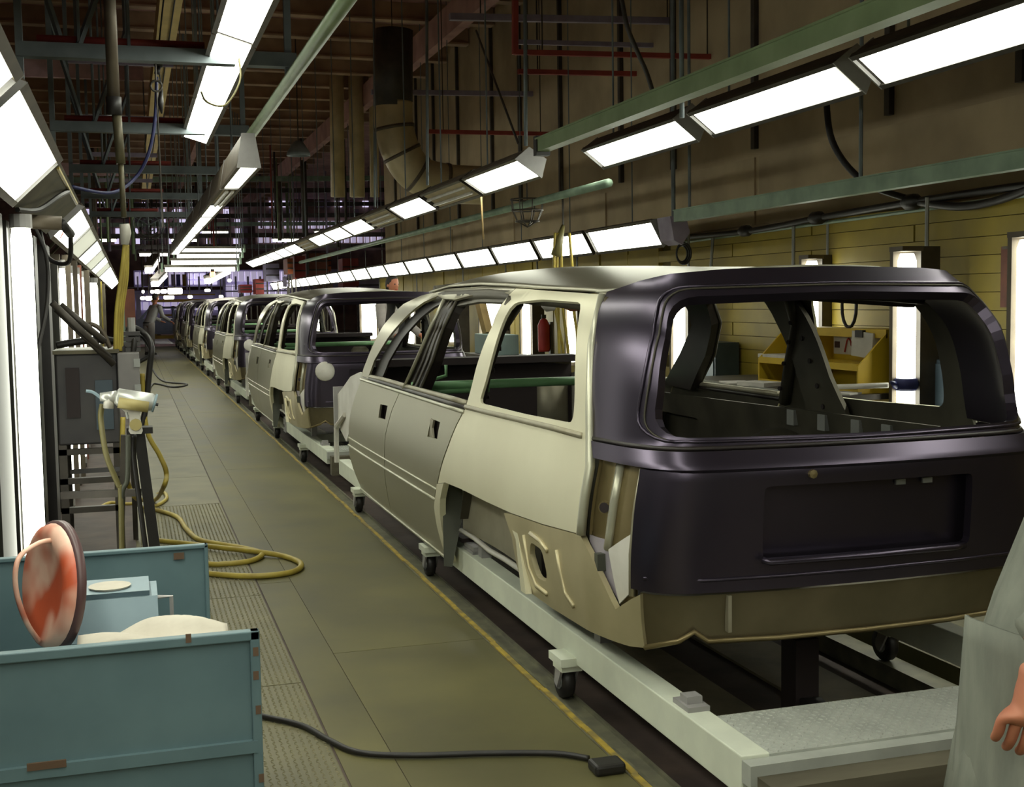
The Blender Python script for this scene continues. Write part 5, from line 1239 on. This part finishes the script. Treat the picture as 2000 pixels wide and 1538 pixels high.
for px0, px1, m, lab in ((276, 289, 'far_lilac', 'lilac panel left of the orange column'), (312, 329, 'far_blue', 'deep blue panel right of the orange column'), (335, 342, 'far_lilac', 'narrow lilac panel right of the deep blue panel'), (345, 352, 'far_blue', 'narrow blue panel below the red signal lamp'), (357, 364, 'far_yellow', 'ochre upright right of the red signal lamp')):
    farbox('far_screen', px0, 536, px1, 559, 58.5, m, lab, 'panel')
farthing('glazed_office', 'bright lilac glazed office at the far end', 'office', 59, [('wall', 365, 530, 440, 560, 'far_lilac', .3)] + [('pane', 368 + 12 * k, 534, 376 + 12 * k, 545, 'window_glow', 0) for k in range(5)] + [('pane', 368 + 12 * k, 548, 376 + 12 * k, 556, 'window_glow', 0) for k in range(5)])
farthing('glow_panes', 'added dim lilac glow panes left of the red signal lamp at the far end', 'office', 60, [('wall', 262, 528, 362, 562, 'far_lilac', .3)] + [('pane', 264 + 11 * k, 532, 272 + 11 * k, 556, 'lilac_fill_glow', 0) for k in range(9)])  # this and the next three banks of glowing panes are added for brightness
farthing('glow_panes', 'long added front of dim lilac glow panes behind the third and fourth wagons', 'office', 60, [('wall', 440, 526, 700, 592, 'far_lilac', .3)] + [('pane', 443 + 12 * k, 530, 452 + 12 * k, 550, 'lilac_fill_glow', 0) for k in range(10)] + [('pane', 443 + 12 * k, 556, 452 + 12 * k, 580, 'lilac_fill_glow', 0) for k in range(10)])
farthing('glow_panes', 'low lilac wall with added glow panes behind the far crossing car', 'office', 60.5, [('wall', 262, 566, 440, 650, 'far_lilac', .3)] + [('pane', 266 + 14 * k, 590, 276 + 14 * k, 606, 'lilac_fill_glow', 0) for k in range(12)])
farthing('glow_pane_wall', 'dim upper wall with added lilac glow panes between the ducts and the roof', 'office', 61, [('wall', 500, 425, 760, 490, 'far_brown', .3)] + [('pane', 505 + 13 * k, 432, 513 + 13 * k, 446, 'lilac_fill_glow', 0) for k in range(19)] + [('pane', 505 + 13 * k, 462, 513 + 13 * k, 474, 'lilac_fill_glow', 0) for k in range(19)])
lamps_far = [(277, 567, 282, 573), (294, 567, 301, 573), (302, 566, 312, 574), (314, 566, 326, 573), (328, 563, 356, 575), (400, 565, 411, 570), (274, 580, 283, 586), (284, 579, 298, 587), (301, 579, 310, 586), (320, 577, 340, 585), (367, 577, 376, 583), (428, 577, 436, 582), (445, 545, 452, 551)]
for k, (a, b, c_, d_) in enumerate(lamps_far):
    p0 = at(a, d_, 54.5); p1 = at(c_, b, 54.5)
    t = thing('far_lamp', 'small white lamp glowing under the far mezzanine, %s from the left' % ORD[k], 'light', ((p0.x + p1.x) / 2, 54.5, (p0.z + p1.z) / 2), 0, 'lamps under the far mezzanine')
    hx = (p1.x - p0.x) / 2; hz = (p1.z - p0.z) / 2
    o = MB().box(-hx, hx, 0, .1, -hz, hz).build('lens', 'lamp_far', t); bevel(o, hz * .6)
    MB().box(-hx, hx, .1, .3, -hz, hz * 1.2).build('housing', 'housing', t)
    MB().tube([(0, .2, hz), (0, .2, 3)], .02, 4).build('hanger', 'steel_dark', t)
for k, (x0, y0, x1, y1) in enumerate(((290, 530, 305, 506), (302, 556, 320, 537), (405, 550, 445, 530))):
    a = at(x0, y0, 40); b = at(x1, y1, 41)
    t = thing('slanted_lamp', 'slanting white lamp near the far cross lights, %s' % ('upper left', 'lower left', 'right')[k], 'light', tuple((a + b) / 2), 0, 'slanting far lamps')
    m_ = (a + b) / 2
    MB().bar(a - m_, b - m_, .22, .14).build('lens', 'lamp_far', t)
    MB().bar(a - m_ + Vector((0, .1, .14)), b - m_ + Vector((0, .1, .14)), .26, .10).build('housing', 'housing', t)
    MB().tube([(0, .1, .15), (0, .1, 3)], .02, 4).build('hanger', 'steel_dark', t)
for k, (px, py, Y) in enumerate(((300, 498, 48), (360, 470, 52), (420, 455, 50), (560, 470, 46), (640, 455, 48), (700, 440, 44), (200, 470, 50))):
    p = at(px, py, Y)
    t = thing('bay_light', 'short tube light hung under the far roof, %s of seven' % ORD[k], 'light', tuple(p), 0, 'far roof tube lights')
    MB().tube([(-.5, 0, 0), (.5, 0, 0)], .05, 8).build('tube', 'lamp_far', t, True)
    MB().box(-.55, .55, -.1, .1, .06, .14).build('housing', 'housing', t)
    for x in (-.4, .4): MB().tube([(x, 0, .14), (x, 0, 6.3 - p.z)], .012, 5).build('hanger', 'steel_dark', t)
# dark blue car crossing at the far end
t = thing('far_car', 'dark blue car body crossing the far end of the aisle', 'car body', (1.2, 47, .35))
MB().prism([(-1.3, .25), (-1.25, .05), (1.9, .05), (1.9, .60), (-.9, .62), (-1.2, .55)], 'y', 0, 1.3).build('body', 'car_far_blue', t)
for pts in ([(-.9, .62), (-.55, 1.02), (-.48, 1.02), (-.80, .62)], [(-.55, .98), (1.6, .98), (1.6, 1.06), (-.50, 1.06)], [(.30, .62), (.38, .62), (.34, 1.0), (.26, 1.0)], [(1.35, .62), (1.5, .62), (1.6, 1.0), (1.5, 1.0)]):
    MB().prism(pts, 'y', 0, .06).build('pillar', 'car_far_blue', t); MB().prism(pts, 'y', 1.24, 1.3).build('pillar', 'car_far_blue', t)
MB().box(-.55, 1.6, 0, 1.3, 1.02, 1.06).build('roof', 'car_far_blue', t)
MB().box(-.75, -.60, .0, .5, -.35, .05).build('stand_leg', 'far_yellow', t)
MB().box(1.2, 1.35, .0, .5, -.35, .05).build('stand_leg', 'far_yellow', t)
MB().box(-.75, 1.35, .1, .2, -.12, .0).build('stand_bar', 'far_yellow', t)
struct(MB().box(-1, 3.5, 45.5, 46.3, 0, .06).build('floor_step', 'pink_panel'))
# red racks and shelves at the far right of the line
for k, (px0, px1, m, py0, py1) in enumerate(((562, 572, 'orange_paint', 505, 535), (576, 596, 'red_steel', 500, 545), (600, 640, 'board_red', 495, 545), (636, 646, 'orange_paint', 500, 530), (560, 575, 'far_lilac', 540, 560), (585, 610, 'far_yellow', 535, 552), (670, 700, 'red_steel', 505, 560), (520, 545, 'far_lilac', 515, 550), (500, 515, 'red_steel', 545, 575), (470, 492, 'red_paint', 556, 572), (620, 650, 'far_brown', 540, 580), (700, 740, 'far_lilac', 545, 585))):
    farbox('far_crate', px0, py0, px1, py1, 36 + k * .7, m, ('orange upright among the far racks', 'red rack left of the big brick-red rack', 'big brick-red rack behind the low right lights', 'orange upright right of the brick-red rack', 'lilac crate low at the far racks', 'ochre crate below the brick-red rack', 'dark red rack at the right end of the far racks', 'lilac panel left of the far racks', 'small red crate behind the third wagon roof', 'bright red box behind the fourth wagon', 'dark brown crate behind the second wagon roof', 'lilac crate behind the second wagon roof')[k], 'crate', 'far racks', 1.0)
# thicket of drop pipes under the roof ahead, labelled by colour and order from the left
rods = sorted([(random.uniform(150, 700), random.uniform(34, 55)) for k in range(64)])
cols = [('steel_dark', 'dark'), ('pipe_green', 'green'), ('red_steel', 'rust-red'), ('housing_brown', 'brown'), ('steel_violet', 'violet-grey')]; cnt = {}
for px, Y in rods:
    if 330 < px < 520 and random.random() < .5: continue
    m, word = random.choice(cols)
    if cnt.get(word, 0) >= 14: continue
    cnt[word] = cnt.get(word, 0) + 1
    a = at(px, 390, Y); zb = a.z - random.uniform(.6, 3.0)
    if px < 430: zb = max(zb, 3.2)
    pipe('drop_pipe', [(a.x, Y, zb), (a.x, Y, 6.3)], random.choice((.025, .035, .06)), m, '%s thin vertical pipe under the far roof, %s of its colour from the left' % (word, ORD[cnt[word] - 1]), 'pipe', 'thicket of far drop pipes', n=5)
for k, (py, Y, m) in enumerate(((402, 50, 'steel_dark'), (424, 48, 'steel_dark'), (440, 52, 'channel_green'), (462, 46, 'steel_dark'), (484, 49, 'steel_dark'), (352, 40, 'channel_green'), (375, 44, 'steel_dark'))):
    a = at(120, py, Y); b = at(780, py - 4, Y)
    rail('far_beam', a, b, .10, .16, m, 'dark cross beam under the far roof, %s counted from the roof down' % ORD[[5, 6, 0, 1, 2, 3, 4].index(k)], 'beam', 'far cross beams')
